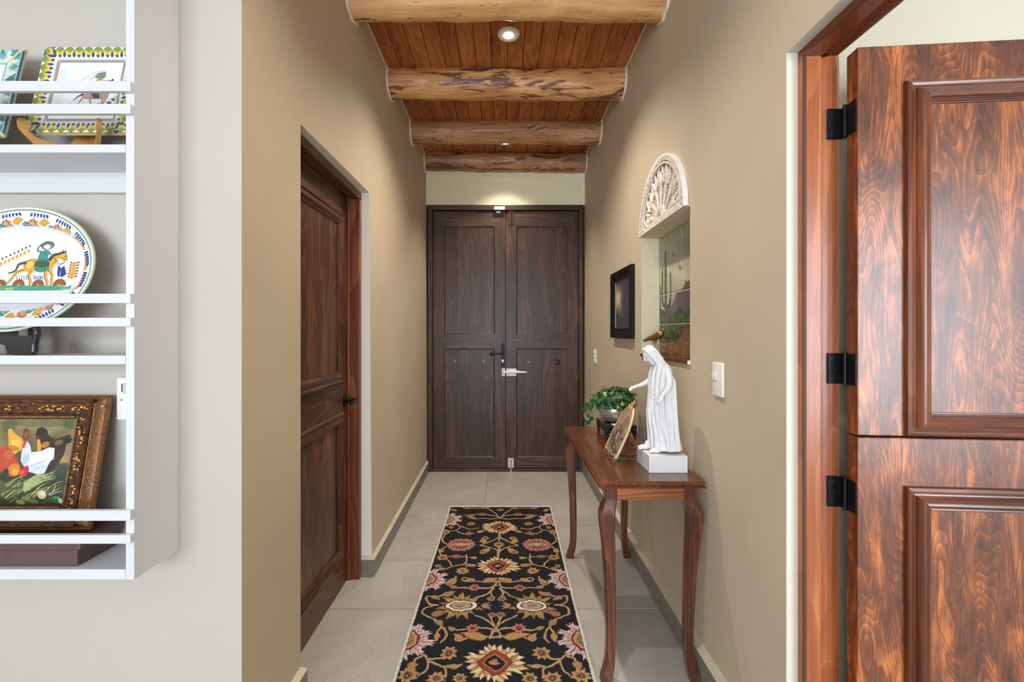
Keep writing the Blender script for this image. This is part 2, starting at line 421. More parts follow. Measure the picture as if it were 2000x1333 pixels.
# wall beside the plate rack (faces the camera) and the corridor's left wall with its doorway
wf = obj('wall_front', box(B(), -3.3, XL-0.0006, YF, 1.5, 0, 3.3), greige_paint); tag(wf, kind='structure')
DL0, DL1, DLZ = 1.695, 2.54, 2.14
b = B(); box(b, XL-0.0006, XL, YF+0.0004, 1.5, 0, 3.3); box(b, -0.95, XL, 1.5, DL0, 0, 3.3)
xa = lambda z: -0.733-0.024*z/3.3
xb = lambda z: -0.746-0.010*z/3.3
hexa(b, [(-0.95, DL0, DLZ), (XL, DL0, DLZ), (xa(DLZ), DL1, DLZ), (-0.95, DL1, DLZ), (-0.95, DL0, 3.3), (XL, DL0, 3.3), (xa(3.3), DL1, 3.3), (-0.95, DL1, 3.3)])
hexa(b, [(-0.95, DL1, 0), (xa(0), DL1, 0), (xb(0), 4.6, 0), (-0.95, 4.6, 0), (-0.95, DL1, 3.3), (xa(3.3), DL1, 3.3), (xb(3.3), 4.6, 3.3), (-0.95, 4.6, 3.3)])
wl = obj('wall_left', b, tan_paint); tag(wl, kind='structure')
b = B(); hexa(b, [(-0.80, DL1-0.002, 0.1), (xa(0.1)-0.0003, DL1-0.002, 0.1), (xa(0.1)-0.0003, DL1, 0.1), (-0.80, DL1, 0.1), (-0.80, DL1-0.002, DLZ), (xa(DLZ)-0.0003, DL1-0.002, DLZ), (xa(DLZ)-0.0003, DL1, DLZ), (-0.80, DL1, DLZ)])
box(b, -0.80, XL, DL0, DL1, DLZ-0.002, DLZ-0.0001)
tag(obj('reveal', b, plain('reveal_white_paint', (238, 234, 224), 0.7, var=0.01), wl), 'cream painted edge of the left doorway')
# corridor's right wall: doorway, niche
NZ0, NZ1, NY0, NY1 = 1.24, 1.903, 1.941, 2.624
DR0, DR1, DRZ = 0.36, 1.2836, 2.15
b = B()
box(b, XR, 0.947, -3.6, DR0, 0, 3.3); box(b, XR, 0.947, DR0, DR1, DRZ, 3.3); box(b, XR, 0.947, DR1, NY0, 0, 3.3)
box(b, XR, 0.947, NY0, NY1, 0, NZ0-0.015); box(b, XR, 0.947, NY0, NY1, NZ1, 3.3); box(b, 0.905, 0.947, NY0, NY1, NZ0-0.015, NZ1); box(b, XR, 0.947, NY1, 4.6, 0, 3.3)
wr = obj('wall_right', b, tan_paint); tag(wr, kind='structure')
b = B(); box(b, XR+0.0004, 0.829, DR1-0.002, DR1, 0, DRZ, 0); box(b, XR+0.0004, 0.829, DR0, DR1, DRZ-0.002, DRZ)
tag(obj('reveal', b, plain('reveal_cream_paint', (206, 201, 184), 0.7, var=0.01), wr), 'cream painted edge of the right doorway')
b = B(); box(b, XR+0.0004, 0.897, NY1-0.002, NY1, NZ0, NZ1); box(b, XR+0.0004, 0.897, NY0, NY0+0.002, NZ0, NZ1); box(b, XR+0.0004, 0.905, NY0, NY1, NZ1-0.002, NZ1)
tag(obj('niche_lining', b, plain('niche_cream_paint', (226, 214, 182), 0.7, var=0.015), wr), 'cream painted inside of the wall niche')
# far wall over the front door
wb = obj('wall_back', box(B(), -0.95, 0.947, 4.45, 4.6, 2.608, 3.3), plain('pale_yellow_paint', (240, 234, 198), 0.7, var=0.01)); tag(wb, kind='structure')
# rooms out of the frame: what lights the corridor
b = B(); box(b, -3.4, -3.3, -3.6, 1.5, 0, 3.3); o = obj('wall_main_room_left', b, greige_paint); tag(o, kind='structure')
b = B(); box(b, -3.4, -2.75, -3.7, -3.6, 0, 3.3); box(b, 0.35, 0.947, -3.7, -3.6, 0, 3.3); box(b, -2.75, 0.35, -3.7, -3.6, 0, 0.4); box(b, -2.75, 0.35, -3.7, -3.6, 2.5, 3.3)
o = obj('wall_main_room_rear', b, greige_paint); tag(o, kind='structure')
b = B(); box(b, 0.947, 1.6, -1.5, -1.4, 0, 3.3); box(b, 3.3, 3.7, -1.5, -1.4, 0, 3.3); box(b, 1.6, 3.3, -1.5, -1.4, 0, 0.45); box(b, 1.6, 3.3, -1.5, -1.4, 2.3, 3.3)
o = obj('wall_side_room_rear', b, cream_paint); tag(o, kind='structure')
o = obj('wall_side_room_right', box(B(), 3.6, 3.7, -1.4, 1.6, 0, 3.3), cream_paint); tag(o, kind='structure')
o = obj('wall_side_room_front', box(B(), 0.947, 3.7, 1.42, 1.52, 0, 3.3), cream_paint); tag(o, kind='structure')
for n, (x0, x1, y0, y1, z0, z1), nm in ((1, (-2.75, 0.35, -3.66, -3.62, 0.4, 2.5), 'main'), (2, (1.6, 3.3, -1.47, -1.43, 0.45, 2.3), 'side')):
    W = struct('window_%d' % n, ((x0+x1)/2, y0, z0)); b = B()
    for q in range(4):
        xx = x0+(x1-x0)*q/3; box(b, max(xx-0.025, x0), min(xx+0.025, x1), y0-0.02, y0+0.02, z0, z1)
    box(b, x0, x1, y0-0.02, y0+0.02, z0, z0+0.05); box(b, x0, x1, y0-0.02, y0+0.02, z1-0.05, z1)
    obj('window_frame', b, white_paint, W)
o = obj('ceiling_main_room', box(B(), -3.4, XR, -3.7, 0.9, 3.3, 3.4), white_paint); tag(o, kind='structure')
b = B(); box(b, -3.4, -0.95, 0.9, 1.5, 3.3, 3.4); o = obj('ceiling_main_room', b, white_paint); tag(o, kind='structure')
o = obj('ceiling_side_room', box(B(), 0.797, 3.7, -1.5, 1.52, 3.3, 3.4), white_paint); tag(o, kind='structure')
# plank ceiling of the corridor
ce = obj('ceiling', box(B(), -0.95, 0.947, 0.9, 4.6, CZ+0.014, 3.3), plain('ceiling_backing', (60, 32, 14), 0.8)); tag(ce, kind='structure')
npl = 16; pw = 1.575/npl
for k in range(npl):
    x0 = -0.762+k*pw
    b = B(); box(b, x0+0.0014, x0+pw-0.0014, 0.9, 4.5, CZ, CZ+0.013, 0.003, 1)
    p = obj('plank', b, m_plank, ce)
# white caulk where planks meet the walls
b = B(); box(b, XL-0.004, XL+0.006, 0.9, 4.45, CZ-0.006, CZ+0.002); box(b, XR-0.006, XR+0.004, 0.9, 4.45, CZ-0.006, CZ+0.002)
o = obj('trim_1', b, white_plaster); tag(o, 'white caulk along the plank ceiling', kind='structure')

# log beams
beams = [(2.262, 0.1, 'pale peeled log beam nearest the camera, crossing above the corridor'),
         (3.034, 0.1, 'spotted log beam just beyond the large round ceiling lamp'),
         (3.759, 0.097, 'brown log beam half hiding the smaller far ceiling lamp'),
         (4.40, 0.094, 'dark cracked log beam against the far wall above the front door')]
for k, (y, r, lb) in enumerate(beams):
    T = thing('ceiling_beam', (0.02, y, 2.92+r), lb, 'beam', 'log beams under the plank ceiling')
    b = B(); rings = []; rs = np.random.default_rng(40+k); ph = rs.uniform(0, 6.28, 12)
    for i in range(73):
        x = XL-0.02+(XR-XL+0.04)*i/72; t = i/72; ring = []
        for j in range(36):
            a = 2*PI*j/36
            d = 0.03*math.sin(2.1*t*6.28+ph[0]+a)+0.022*math.sin(5*t*6.28+ph[1]+2*a)+0.014*math.sin(11*t*6.28+ph[2]+3*a)+0.008*math.sin(23*t*6.28+ph[3]+5*a)+0.01*math.sin(7*a+ph[4]+t*3)
            rr = r*(1+d); ring.append((x, y+rr*math.cos(a), 2.92+r+rr*math.sin(a)+0.006*math.sin(t*4+ph[5])))
        rings.append(ring)
    loft(b, rings); obj('log', b, m_log[k], T, True, 60)
    for xs in (XL+0.004, XR-0.004):
        b = B(); pts = []
        for j in range(41):
            a = -0.35+(PI+0.7)*(-1)*j/40
            rr = r*(1.045+0.03*math.sin(9*a+ph[6])); pts.append((xs, y+rr*math.cos(a), 2.92+r+rr*math.sin(a)))
        tube(b, pts, 0.008, 6); obj('plaster_collar', b, white_plaster, T, True)

# recessed ceiling lamps
m_emit, nt_e, bs_e = newmat('lamp_glow'); bs_e.inputs['Emission Color'].default_value = (1, 0.95, 0.86, 1); bs_e.inputs['Emission Strength'].default_value = 25.0
trim_white = plain('lamp_trim_white', (235, 233, 228), 0.4, var=0.01)
for k, (x, y) in enumerate(DOWNLIGHTS):
    if k:
        T = thing('ceiling_lamp', (x, y, CZ), ('large looking round white recessed lamp between the two nearest log beams' if k == 1 else 'small looking recessed lamp peeping out behind the third log beam'), 'lamp', 'recessed ceiling lamps')
        b = B(); lathe(b, [(0.026, 0.002), (0.028, -0.008), (0.040, -0.010), (0.058, -0.010), (0.0635, -0.004), (0.064, 0.003)], (x, y, CZ), 40, caps=False); obj('trim_ring', b, trim_white, T, True)
        b = B(); lathe(b, [(0.001, -0.014), (0.014, -0.0132), (0.0235, -0.0105), (0.0262, -0.007), (0.0262, 0.0)], (x, y, CZ), 32); obj('lens', b, m_emit, T, True)
    ld = bpy.data.lights.new('ceiling_lamp_light', 'SPOT'); ld.energy = DOWN_POWER[k]; ld.color = DOWN_COLOR
    ld.spot_size = math.radians((130, 132, 102)[k]); ld.spot_blend = 1.0; ld.shadow_soft_size = 0.03
    lo = bpy.data.objects.new('ceiling_lamp_light', ld); COL.objects.link(lo); lo.location = (x, y, CZ-0.045)

# baseboards
def ledge(b, x0, x1, y0, y1, z, flip):
    q = [(x0, y0, z), (x1, y0, z), (x1, y1, z), (x0, y1, z)]
    up = [(x0 if flip else x0, y0, z+0.012 if flip else z+0.004), (x1, y0, z+0.004 if flip else z+0.012), (x1, y1, z+0.004 if flip else z+0.012), (x0, y1, z+0.012 if flip else z+0.004)]
    hexa(b, q+up)
BBH = 0.104
b = B(); hexa(b, [(-0.80, DL1-0.012, 0), (xa(0)+0.016, DL1-0.012, 0), (xb(0)+0.02, 4.44, 0), (-0.80, 4.44, 0), (-0.80, DL1-0.012, BBH-0.008), (xa(0)+0.016, DL1-0.012, BBH-0.008), (xb(0)+0.02, 4.44, BBH-0.008), (-0.80, 4.44, BBH-0.008)])
o = obj('baseboard_left', b, base_grey); tag(o, kind='structure')
b = B(); hexa(b, [(-0.80, DL1-0.012, BBH-0.008), (xa(0)+0.016, DL1-0.012, BBH-0.008), (xb(0)+0.02, 4.44, BBH-0.008), (-0.80, 4.44, BBH-0.008), (-0.80, DL1-0.012, BBH+0.012), (xa(0)-0.002, DL1-0.004, BBH+0.012), (xb(0)-0.002, 4.44, BBH+0.012), (-0.80, 4.44, BBH+0.012)])
tag(obj('ledge', b, ledge_paint, o), 'cream top edge of the baseboard')
b = B(); box(b, XL, XL+0.025, YF+0.01, DL0, 0, BBH); o = obj('baseboard_left', b, base_grey); tag(o, kind='structure')
b = B(); ledge(b, XL, XL+0.025, YF+0.01, DL0, BBH, True); obj('ledge', b, ledge_paint, o)
b = B(); box(b, XR-0.032, XR, DR1, 4.44, 0, BBH); o = obj('baseboard_right', b, base_grey); tag(o, kind='structure')
b = B(); ledge(b, XR-0.032, XR, DR1, 4.44, BBH, False); obj('ledge', b, ledge_paint, o)

# ------------------------------------------------------------------ door_1: double front door
FZ = lambda py: EYE+(650-py)/200.0
FX = lambda px: (px-983)/200.0
D1 = struct('door_1', (0.02, YE, 0), 'dark double front door at the end of the corridor')
b = B(); box(b, -0.737, -0.69, YE-0.012, YE+0.06, 0, 2.606, 0.004); box(b, 0.735, 0.777, YE-0.012, YE+0.06, 0, 2.606, 0.004)
obj('jamb', b, m_front_v, D1)
obj('head', box(B(), -0.69, 0.735, YE-0.012, YE+0.06, 2.555, 2.606, 0.004), m_front_h, D1)
obj('threshold', box(B(), -0.69, 0.735, YE-0.004, YE+0.06, 0.0, 0.03, 0.003), m_front_h, D1)
def TY(o): return Vector((o[0], YE+0.012-o[2], o[1]))     # (u, v, out) of a face that looks at the camera
for s, (x0, x1, p0, p1) in enumerate(((-0.688, 0.021, FX(867), FX(966)), (0.025, 0.733, FX(1008.5), FX(1110)))):
    leaf = obj('leaf', box(B(), x0, x1, YE+0.028, YE+0.05, 0.032, 2.55), m_front_v, D1)
    zt, zm0, zm1, zb = FZ(441), FZ(653.5), FZ(681), FZ(895)
    for (a, c) in ((x0, p0), (p1, x1)):
        obj('stile', box(B(), a, c, YE+0.012, YE+0.028, 0.032, 2.55, 0.0025), m_front_v, leaf)
    e = 0.052
    for nm, za, zc, n in (('top_rail', zt, 2.547, 0.0), ('middle_rail', zm1, zm0, 0.0025), ('bottom_rail', 0.034, zb, 0.0)):
        b = B(); zmid = (za+zc)/2
        if nm == 'middle_rail': pts = [(p0, za), (p1, za), (p1+e, zmid), (p1, zc), (p0, zc), (p0-e, zmid)]
        elif nm == 'top_rail': pts = [(p0, za), (p1, za), (p1+0.055, za+0.06), (p1+0.055, zc), (p0-0.055, zc), (p0-0.055, za+0.06)]
        else: pts = [(p0-0.055, za), (p1+0.055, za), (p1+0.055, zc-0.05), (p1, zc), (p0, zc), (p0-0.055, zc-0.05)]
        prism(b, pts, TY, -0.014, 0.0015+n); obj(nm, b, m_front_h, leaf)
    for za, zc in ((zb, zm1), (zm0, zt)):
        nb = 4; wq = (p1-p0)/nb
        for k in range(nb):
            obj('panel_board', box(B(), p0+k*wq+0.0004, p0+(k+1)*wq-0.0001, YE+0.0215, YE+0.03, za-0.002, zc+0.002, 0.0004, 1), m_front_v, leaf)
        b = B(); sweep_rect(b, p0, p1, za, zc, [(0, 0.0), (0.004, -0.0005), (0.010, -0.007), (0.010, -0.012)], TY); obj('bead', b, m_front_v, leaf)
obj('light_gap_strip', box(B(), -0.01, 0.05, YE+0.0505, YE+0.058, 0.032, 2.55), m_front_v, D1)  # unseen strip added to block daylight through the gap between the leaves
o = obj('wall_light_block', box(B(), -0.95, 0.947, 4.62, 4.7, -0.05, 3.3), cream_paint); tag(o, kind='structure')  # unseen wall added behind the door, keeps sky light from leaking in
# black lever lock on the left leaf
def cyl(b, c, r, h, axis='Y', n=20): lathe(b, [(r, 0), (r, h)], c, n, axis)
b = B(); zc = FZ(694)
prism(b, [(-0.026, -0.10), (0.026, -0.10), (0.03, -0.085), (0.024, -0.07), (0.026, 0.09), (0.03, 0.10), (0.018, 0.115), (0.012, 0.13), (0, 0.142), (-0.012, 0.13), (-0.018, 0.115), (-0.03, 0.10), (-0.026, 0.09), (-0.024, -0.07), (-0.03, -0.085)],
      lambda q: TY((FX(982)+q[0]*0.72, zc+q[1]*1.02-0.015, q[2])), 0, 0.006)
lk = obj('lock_plate', b, black_metal, D1); tag(lk, 'black iron lock plate')
b = B(); yy = YE+0.012
cyl(b, (FX(983), yy-0.05, FZ(690.5)), 0.009, 0.046)
tube(b, [(FX(983), yy-0.046, FZ(690.5)), (FX(975), yy-0.05, FZ(691)), (FX(966), yy-0.05, FZ(691)), (FX(961), yy-0.046, FZ(691.5))], [0.009, 0.011, 0.010, 0.014], 10)
ellipsoid(b, (FX(960.5), yy-0.044, FZ(691.5)), (0.018, 0.014, 0.018)); obj('lever', b, black_metal, lk, True)
b = B(); cyl(b, (FX(982), yy-0.011, FZ(705)), 0.011, 0.006); box(b, FX(982)-0.006, FX(982)+0.006, yy-0.011, yy-0.006, FZ(708.5), FZ(705)); obj('keyhole', b, steel, lk)
# pale slide latch across the leaves
b = B(); box(b, FX(980), FX(986.5), yy-0.012, yy-0.001, FZ(735), FZ(720), 0.002); o = obj('latch_keeper', b, white_plastic, D1)
b = B(); box(b, FX(989), FX(1008.5), yy-0.008, yy-0.001, FZ(735), FZ(720.5), 0.002); tube(b, [(FX(981), yy-0.012, FZ(727.5)), (FX(1008), yy-0.012, FZ(727.5))], 0.011, 10)
lt = obj('slide_latch', b, white_plastic, D1)
b = B(); tube(b, [(FX(1006), yy-0.014, FZ(726.5)), (FX(1012), yy-0.02, FZ(727)), (FX(1029), yy-0.024, FZ(727.5))], [0.016, 0.012, 0.006], 10); obj('latch_handle', b, white_plastic, lt, True)
b = B()
for px in (992, 1005):
    for py in (723, 732.5): cyl(b, (FX(px), yy-0.0095, FZ(py)), 0.0045, 0.002, n=8)
for py in (723, 728.5, 732.5): cyl(b, (FX(983.2), yy-0.0135, FZ(py)), 0.0045, 0.002, n=8)
obj('screws', b, black_metal, lt)
b = B(); lathe(b, [(0.004, -0.03), (0.024, -0.028), (0.028, -0.016), (0.02, -0.004), (0.024, 0)], (FX(1088), yy, FZ(708)), 20, 'Y'); tag(obj('door_knob', b, plain('dark_bronze', (52, 34, 24), 0.35, 0.6), D1, True), 'small round dark bronze knob')
# bolts, sensor
b = B(); box(b, FX(992), FX(1003.5), yy-0.010, yy-0.001, FZ(915), FZ(896), 0.002); tube(b, [(FX(998), yy-0.014, FZ(924)), (FX(998), yy-0.014, FZ(898))], 0.009, 10); cyl(b, (FX(995), yy-0.022, FZ(911)), 0.006, 0.012); obj('foot_bolt', b, steel, D1)
b = B(); box(b, FX(993), FX(1004), yy-0.006, yy-0.001, FZ(439), FZ(412), 0.002); tube(b, [(FX(999), yy-0.012, FZ(437)), (FX(999), yy-0.014, FZ(408))], 0.007, 10); box(b, FX(993), FX(1004), yy-0.016, yy-0.001, FZ(412), FZ(409)); obj('head_bolt', b, plain('dull_bronze', (84, 66, 48), 0.4, 0.7), D1)
b = B()
for px, py in ((888, 706), (944, 706), (1032, 708), (864, 512)): cyl(b, (FX(px), YE+0.018, FZ(py)), 0.0055, 0.004, n=10)
obj('screw_heads', b, white_plastic, D1)
b = B()
for px in (843.5, 1131.5):
    for py in (577, 743): box(b, FX(px)-0.004, FX(px)+0.004, YE-0.018, YE+0.012, FZ(py+9), FZ(py-9), 0.002, 1)
obj('hinge', b, plain('dull_bronze', (84, 66, 48)), D1)
T = thing('door_sensor', (FX(975), YE-0.012, FZ(412)), 'small pale blue alarm contact above the front door leaves', 'sensor')
obj('sensor_body', box(B(), FX(965), FX(986), YE-0.034, YE-0.012, FZ(411.5), FZ(405.5), 0.003), plain('pale_blue_plastic', (205, 222, 240), 0.35), T)
obj('magnet', box(B(), FX(969), FX(977.5), YE-0.012, YE+0.0105, FZ(416.5), FZ(413), 0.002), white_plastic, T)

# ------------------------------------------------------------------ door_2: left door, shut, set back in the wall
D2 = struct('door_2', (-0.857, 2.1, 0), 'dark brown panelled door in the left wall')
b = B(); box(b, -0.95, -0.79, 2.503, DL1-0.0025, 0, 2.098, 0.004); box(b, -0.95, -0.79, DL0+0.002, DL0+0.04, 0, 2.098, 0.004)
obj('jamb', b, m_left_jamb, D2)
obj('head', box(B(), -0.95, -0.79, DL0+0.002, DL1-0.0025, 2.098, DLZ-0.0025, 0.004), m_left_h, D2)
b = B(); tube(b, [(-0.851, 2.499, 0.0), (-0.851, 2.499, 2.098)], 0.007, 10); obj('stop_bead', b, m_left_jamb, D2, True)
LX = -0.857
leaf = obj('leaf', box(B(), LX-0.04, LX-0.006, DL0+0.042, 2.498, 0.008, 2.095), m_left_v, D2)
def TX(o): return Vector((LX+o[2], o[0], o[1]))            # (u along y, v, out) of a face that looks at +x
P0, P1 = 1.80, 2.418
obj('stile', box(B(), LX-0.006, LX, P1, 2.498, 0.008, 2.095, 0.001, 1), m_left_v, leaf)
obj('stile', box(B(), LX-0.006, LX, DL0+0.042, P0, 0.008, 2.095, 0.001, 1), m_left_v, leaf)
for nm, z0, z1 in (('top_rail', 1.99, 2.095), ('lock_rail', 0.94, 1.09), ('bottom_rail', 0.008, 0.165)):
    obj(nm, box(B(), LX-0.006, LX, P0+0.0004, P1-0.0004, z0, z1), m_left_h, leaf)
MP = [(0, -0.004), (0, 0.006), (0.006, 0.014), (0.014, 0.016), (0.022, 0.010), (0.03, 0.012), (0.044, 0.020), (0.052, 0.016), (0.060, 0.004), (0.064, 0.002), (0.066, -0.008)]
for z0, z1 in ((0.165, 0.94), (1.09, 1.99)):
    obj('panel', box(B(), LX-0.012, LX-0.002, P0+0.05, P1-0.05, z0+0.05, z1-0.05), m_left_v, leaf)
    for k in range(4):
        b = B(); side_rect(b, P0, P1, z0, z1, MP, TX, k); obj('moulding', b, m_left_h if k % 2 == 0 else m_left_v, leaf, True, 50)
b = B(); lathe(b, [(0.030, 0), (0.030, 0.006), (0.024, 0.011), (0.012, 0.013), (0.011, 0.045)], (LX, 2.452, 0.994), 20, 'X')
hd = obj('door_handle', b, black_metal, D2, True)
b = B(); tube(b, spline([(LX+0.044, 2.458, 0.994), (LX+0.06, 2.45, 0.994), (LX+0.066, 2.42, 0.992), (LX+0.064, 2.36, 0.990)], 4), [0.012]*4+[0.012]*4+[0.010]*4+[0.007], 10); obj('lever', b, black_metal, hd, True)

# ------------------------------------------------------------------ door_3: stable (Dutch) door, open into the side room
D3 = struct('door_3', (0.935, 1.23, 0), 'reddish brown split stable door standing open on the right')
# jamb: outer flat band, groove, rounded band
b = B()
prof = [(0.829, DR1-0.0025), (0.829, 1.262), (0.833, 1.258), (0.878, 1.258), (0.882, 1.262), (0.884, 1.275), (0.890, 1.270), (0.905, 1.262), (0.925, 1.262), (0.937, 1.270), (0.939, 1.2845), (0.939, 1.36), (0.9475, 1.36), (0.9475, DR1-0.0025)]
prof = [(0.829, DR1-0.0025), (0.829, 1.262), (0.833, 1.258), (0.878, 1.258), (0.882, 1.262), (0.884, 1.275), (0.890, 1.270), (0.905, 1.262), (0.925, 1.262), (0.937, 1.270), (0.940, DR1-0.0025)]
loft(b, [[(x, y, 0) for x, y in prof], [(x, y, 2.1285) for x, y in prof]])
obj('jamb', b, m_right_j, D3, True, 30)
obj('edge_strip', box(B(), 0.8292, 0.8375, 1.2565, 1.2615, 0, 2.1285), plain('jamb_edge_dark', (84, 46, 24), 0.6), D3)
hp = [(x, 2.1285+(DR1-0.0025-y)*-1+0.0235) for x, y in prof]
hp = [(x, DRZ-0.0025-(DR1-0.0025-y)) for x, y in prof]
b = B(); loft(b, [[(x, 0.37, z) for x, z in hp], [(x, DR1-0.0025, z) for x, z in hp]]); obj('head', b, m_right_hd, D3, True, 30)
d3 = Vector((0.9965, -0.0834, 0)); n3 = Vector((-0.0834, -0.9965, 0)); O3 = Vector((0.932, 1.197, 0))
def T3(q): return O3 + d3*q[0] + Vector((0, 0, q[1])) + n3*q[2]
TL = lambda c: T3((c[0], c[2], -c[1]))
MP3 = [(0, -0.004), (0, 0.004), (0.003, 0.011), (0.010, 0.014), (0.016, 0.012), (0.018, 0.009), (0.022, 0.010), (0.026, 0.019), (0.032, 0.025), (0.042, 0.027), (0.050, 0.022), (0.053, 0.010), (0.055, 0.011), (0.058, 0.011), (0.059, 0.006), (0.062, 0.006), (0.063, 0.001), (0.063, -0.008)]
for nm, z0, z1, q0, q1 in (('upper_leaf', 1.089, 2.112, 1.0905, 2.0145), ('lower_leaf', 0.008, 1.0845, 0.15, 0.9606)):
    lf = obj(nm, box(B(), 0, 0.80, 0, 0.045, z0, z1, 0.003, 2, TL), m_right_v, D3)
    obj('panel', box(B(), 0.165, 0.635, -0.0015, 0.02, q0+0.05, q1-0.05, 0, 1, TL), m_right_v, lf)
    for k in range(4):
        b = B(); side_rect(b, 0.113, 0.687, q0, q1, MP3, T3, k); obj('moulding', b, m_right_h if k % 2 == 0 else m_right_m, lf, True, 40)
for zc in (1.9365, 1.261, 0.921):
    b = B(); kx, ky = 0.934, 1.2445
    for j in range(5): cyl(b, (kx, ky, zc-0.042+j*0.0168), 0.0062, 0.016, 'Z', 14)
    cyl(b, (kx, ky, zc-0.047), 0.004, 0.094, 'Z', 10)
    h = obj('hinge', b, black_metal, D3, True)
    b = B(); box(b, 0.896, 0.936, 1.255, 1.2605, zc-0.042, zc+0.042, 0.001, 1); obj('hinge_plate', b, black_metal, h)
    b = B(); box(b, -0.0025, 0.0, 0.004, 0.041, zc-0.042, zc+0.042, 0, 1, TL); box(b, -0.0025, 0.004, 0.037, 0.047, zc-0.042, zc+0.042, 0, 1, TL); obj('hinge_plate', b, black_metal, h)
    b = B()
    for x, dz in ((0.905, 0.028), (0.905, -0.028), (0.914, 0)):
        cyl(b, (x, 1.2538, zc+dz), 0.0035, 0.002, n=10)
    obj('screws', b, plain('screw_steel', (60, 60, 64), 0.4, 0.8), h)

# ------------------------------------------------------------------ wall niche: tile picture and sill
T = thing('niche_sill', (0.84, 2.28, 1.226), 'reddish brown tile sill along the bottom of the wall niche', 'sill')
xs = NY0+0.004
for k in range(4):
    y0 = xs+k*(NY1-NY0-0.006)/4
    obj('sill_tile', box(B(), 0.786, 0.9, y0+0.001, y0+(NY1-NY0-0.006)/4-0.001, 1.2255, 1.239, 0.003), plain('glazed_brown_tile', (98, 50, 28), 0.25, var=0.12, nscale=14), T)
obj('end_cap', box(B(), 0.786, 0.797, xs-0.006, xs-0.001, 1.2235, 1.240, 0.0015), white_plastic, T)
S = 4.6
cv = Canvas(0, 0.664, 0, 0.664, 0.0033, (176, 178, 160))
# picture coordinates: u from the far end (left in view) towards the camera, v up
U, V = np.meshgrid(np.arange(cv.W)*cv.px, np.arange(cv.H)*cv.px)
def fbm(U, V, f, seed, oct=4):
    r = np.random.default_rng(seed); out = np.zeros(U.shape); a = 1.0
    for _ in range(oct):
        for _ in range(3):
            th = r.uniform(0, 6.28); p = r.uniform(0, 6.28)
            out += a*np.sin(f*(U*math.cos(th)+V*math.sin(th))+p+1.3*np.sin(f*0.7*(U*math.sin(th)-V*math.cos(th))+p*2))/3
        f *= 2.1; a *= 0.55
    return out
n1 = fbm(U, V*1.4, 9, 3)
g = np.clip(V/0.664, 0, 1)[..., None]
sky = np.array((194, 184, 156))*(1-g)+np.array((160, 160, 140))*g
cv.a = sky + n1[..., None]*np.array((15, 15, 14))
for p, a_, b_, c in (((0.10, 0.47), 0.10, 0.02, (202, 198, 180)), ((0.36, 0.56), 0.12, 0.03, (142, 150, 136)), ((0.30, 0.42), 0.1, 0.025, (200, 196, 176)), ((0.5, 0.5), 0.14, 0.03, (150, 154, 140))): cv.blob(p, a_, b_, 0.2, c, al=0.6)
cv.poly([(0.0, 0.23), (0.12, 0.24), (0.2, 0.27), (0.26, 0.325), (0.33, 0.335), (0.38, 0.37), (0.45, 0.375), (0.55, 0.34), (0.664, 0.27), (0.664, 0.1), (0, 0.1)], (90, 82, 85))
for q in ([(0.26, 0.325), (0.29, 0.28), (0.28, 0.24)], [(0.38, 0.37), (0.40, 0.31), (0.44, 0.27)], [(0.33, 0.335), (0.35, 0.28)], [(0.45, 0.375), (0.5, 0.3), (0.52, 0.26)]): cv.curve(q, 0.016, (82, 74, 78), 0.004)
cv.poly([(0, 0.26), (0.06, 0.25), (0.14, 0.22), (0.22, 0.22), (0.3, 0.25), (0.36, 0.22), (0.42, 0.235), (0.5, 0.21), (0.664, 0.23), (0.664, 0.1), (0.5, 0.08), (0.3, 0.07), (0, 0.05)], (60, 70, 46))
cv.poly([(0, 0), (0, 0.055), (0.1, 0.05), (0.2, 0.075), (0.28, 0.085), (0.36, 0.13), (0.45, 0.15), (0.664, 0.13), (0.664, 0)], (124, 84, 55))
for _ in range(160):
    u, v = rng.uniform(0, 0.66), rng.uniform(0.06, 0.22); c = [(58, 70, 44), (92, 98, 62), (48, 56, 40), (104, 104, 60)][rng.integers(4)]
    cv.blob((u, v), rng.uniform(0.006, 0.018), rng.uniform(0.004, 0.012), rng.uniform(0, 3), c, al=0.7)
for _ in range(60):
    u, v = rng.uniform(0, 0.66), rng.uniform(0.0, 0.07); cv.blob((u, v), rng.uniform(0.01, 0.03), 0.004, 0, [(172, 116, 76), (126, 80, 52), (184, 132, 92)][rng.integers(3)], al=0.6)
# saguaro with arms
GC = (40, 52, 36)
cv.curve([(0.105, 0.1), (0.103, 0.3), (0.10, 0.56)], 0.042, GC, 0.028)
cv.curve([(0.10, 0.27), (0.06, 0.28), (0.05, 0.33), (0.052, 0.475)], 0.026, GC, 0.018)
cv.curve([(0.10, 0.22), (0.03, 0.24), (0.018, 0.30), (0.02, 0.38)], 0.022, GC, 0.016)
cv.curve([(0.10, 0.25), (0.16, 0.27), (0.175, 0.33), (0.172, 0.44)], 0.026, GC, 0.018)
for du in (-0.008, 0.0, 0.008): cv.curve([(0.105+du, 0.1), (0.103+du, 0.3), (0.10+du*0.6, 0.55)], 0.0022, (118, 130, 100))
for u in (0.215, 0.235, 0.255, 0.27): cv.curve([(u, 0.24), (u, 0.3), (u+0.004, 0.33+0.03*math.sin(u*90))], 0.006, (120, 118, 100), 0.003)
cv.curve([(0.20, 0.545), (0.215, 0.525), (0.235, 0.53), (0.25, 0.52)], 0.006, (60, 62, 56), 0.003)
cv.curve([(0.30, 0.46), (0.31, 0.44), (0.325, 0.45)], 0.012, (80, 84, 76), 0.006)
cv.curve([(0.62, 0.05), (0.6, 0.06), (0.58, 0.04)], 0.01, (80, 60, 44))
cv.speckle(4)
TM = thing('tile_mural', (0.9, 2.28, 1.24), 'painted tile picture of a saguaro desert inside the wall niche', 'mural')
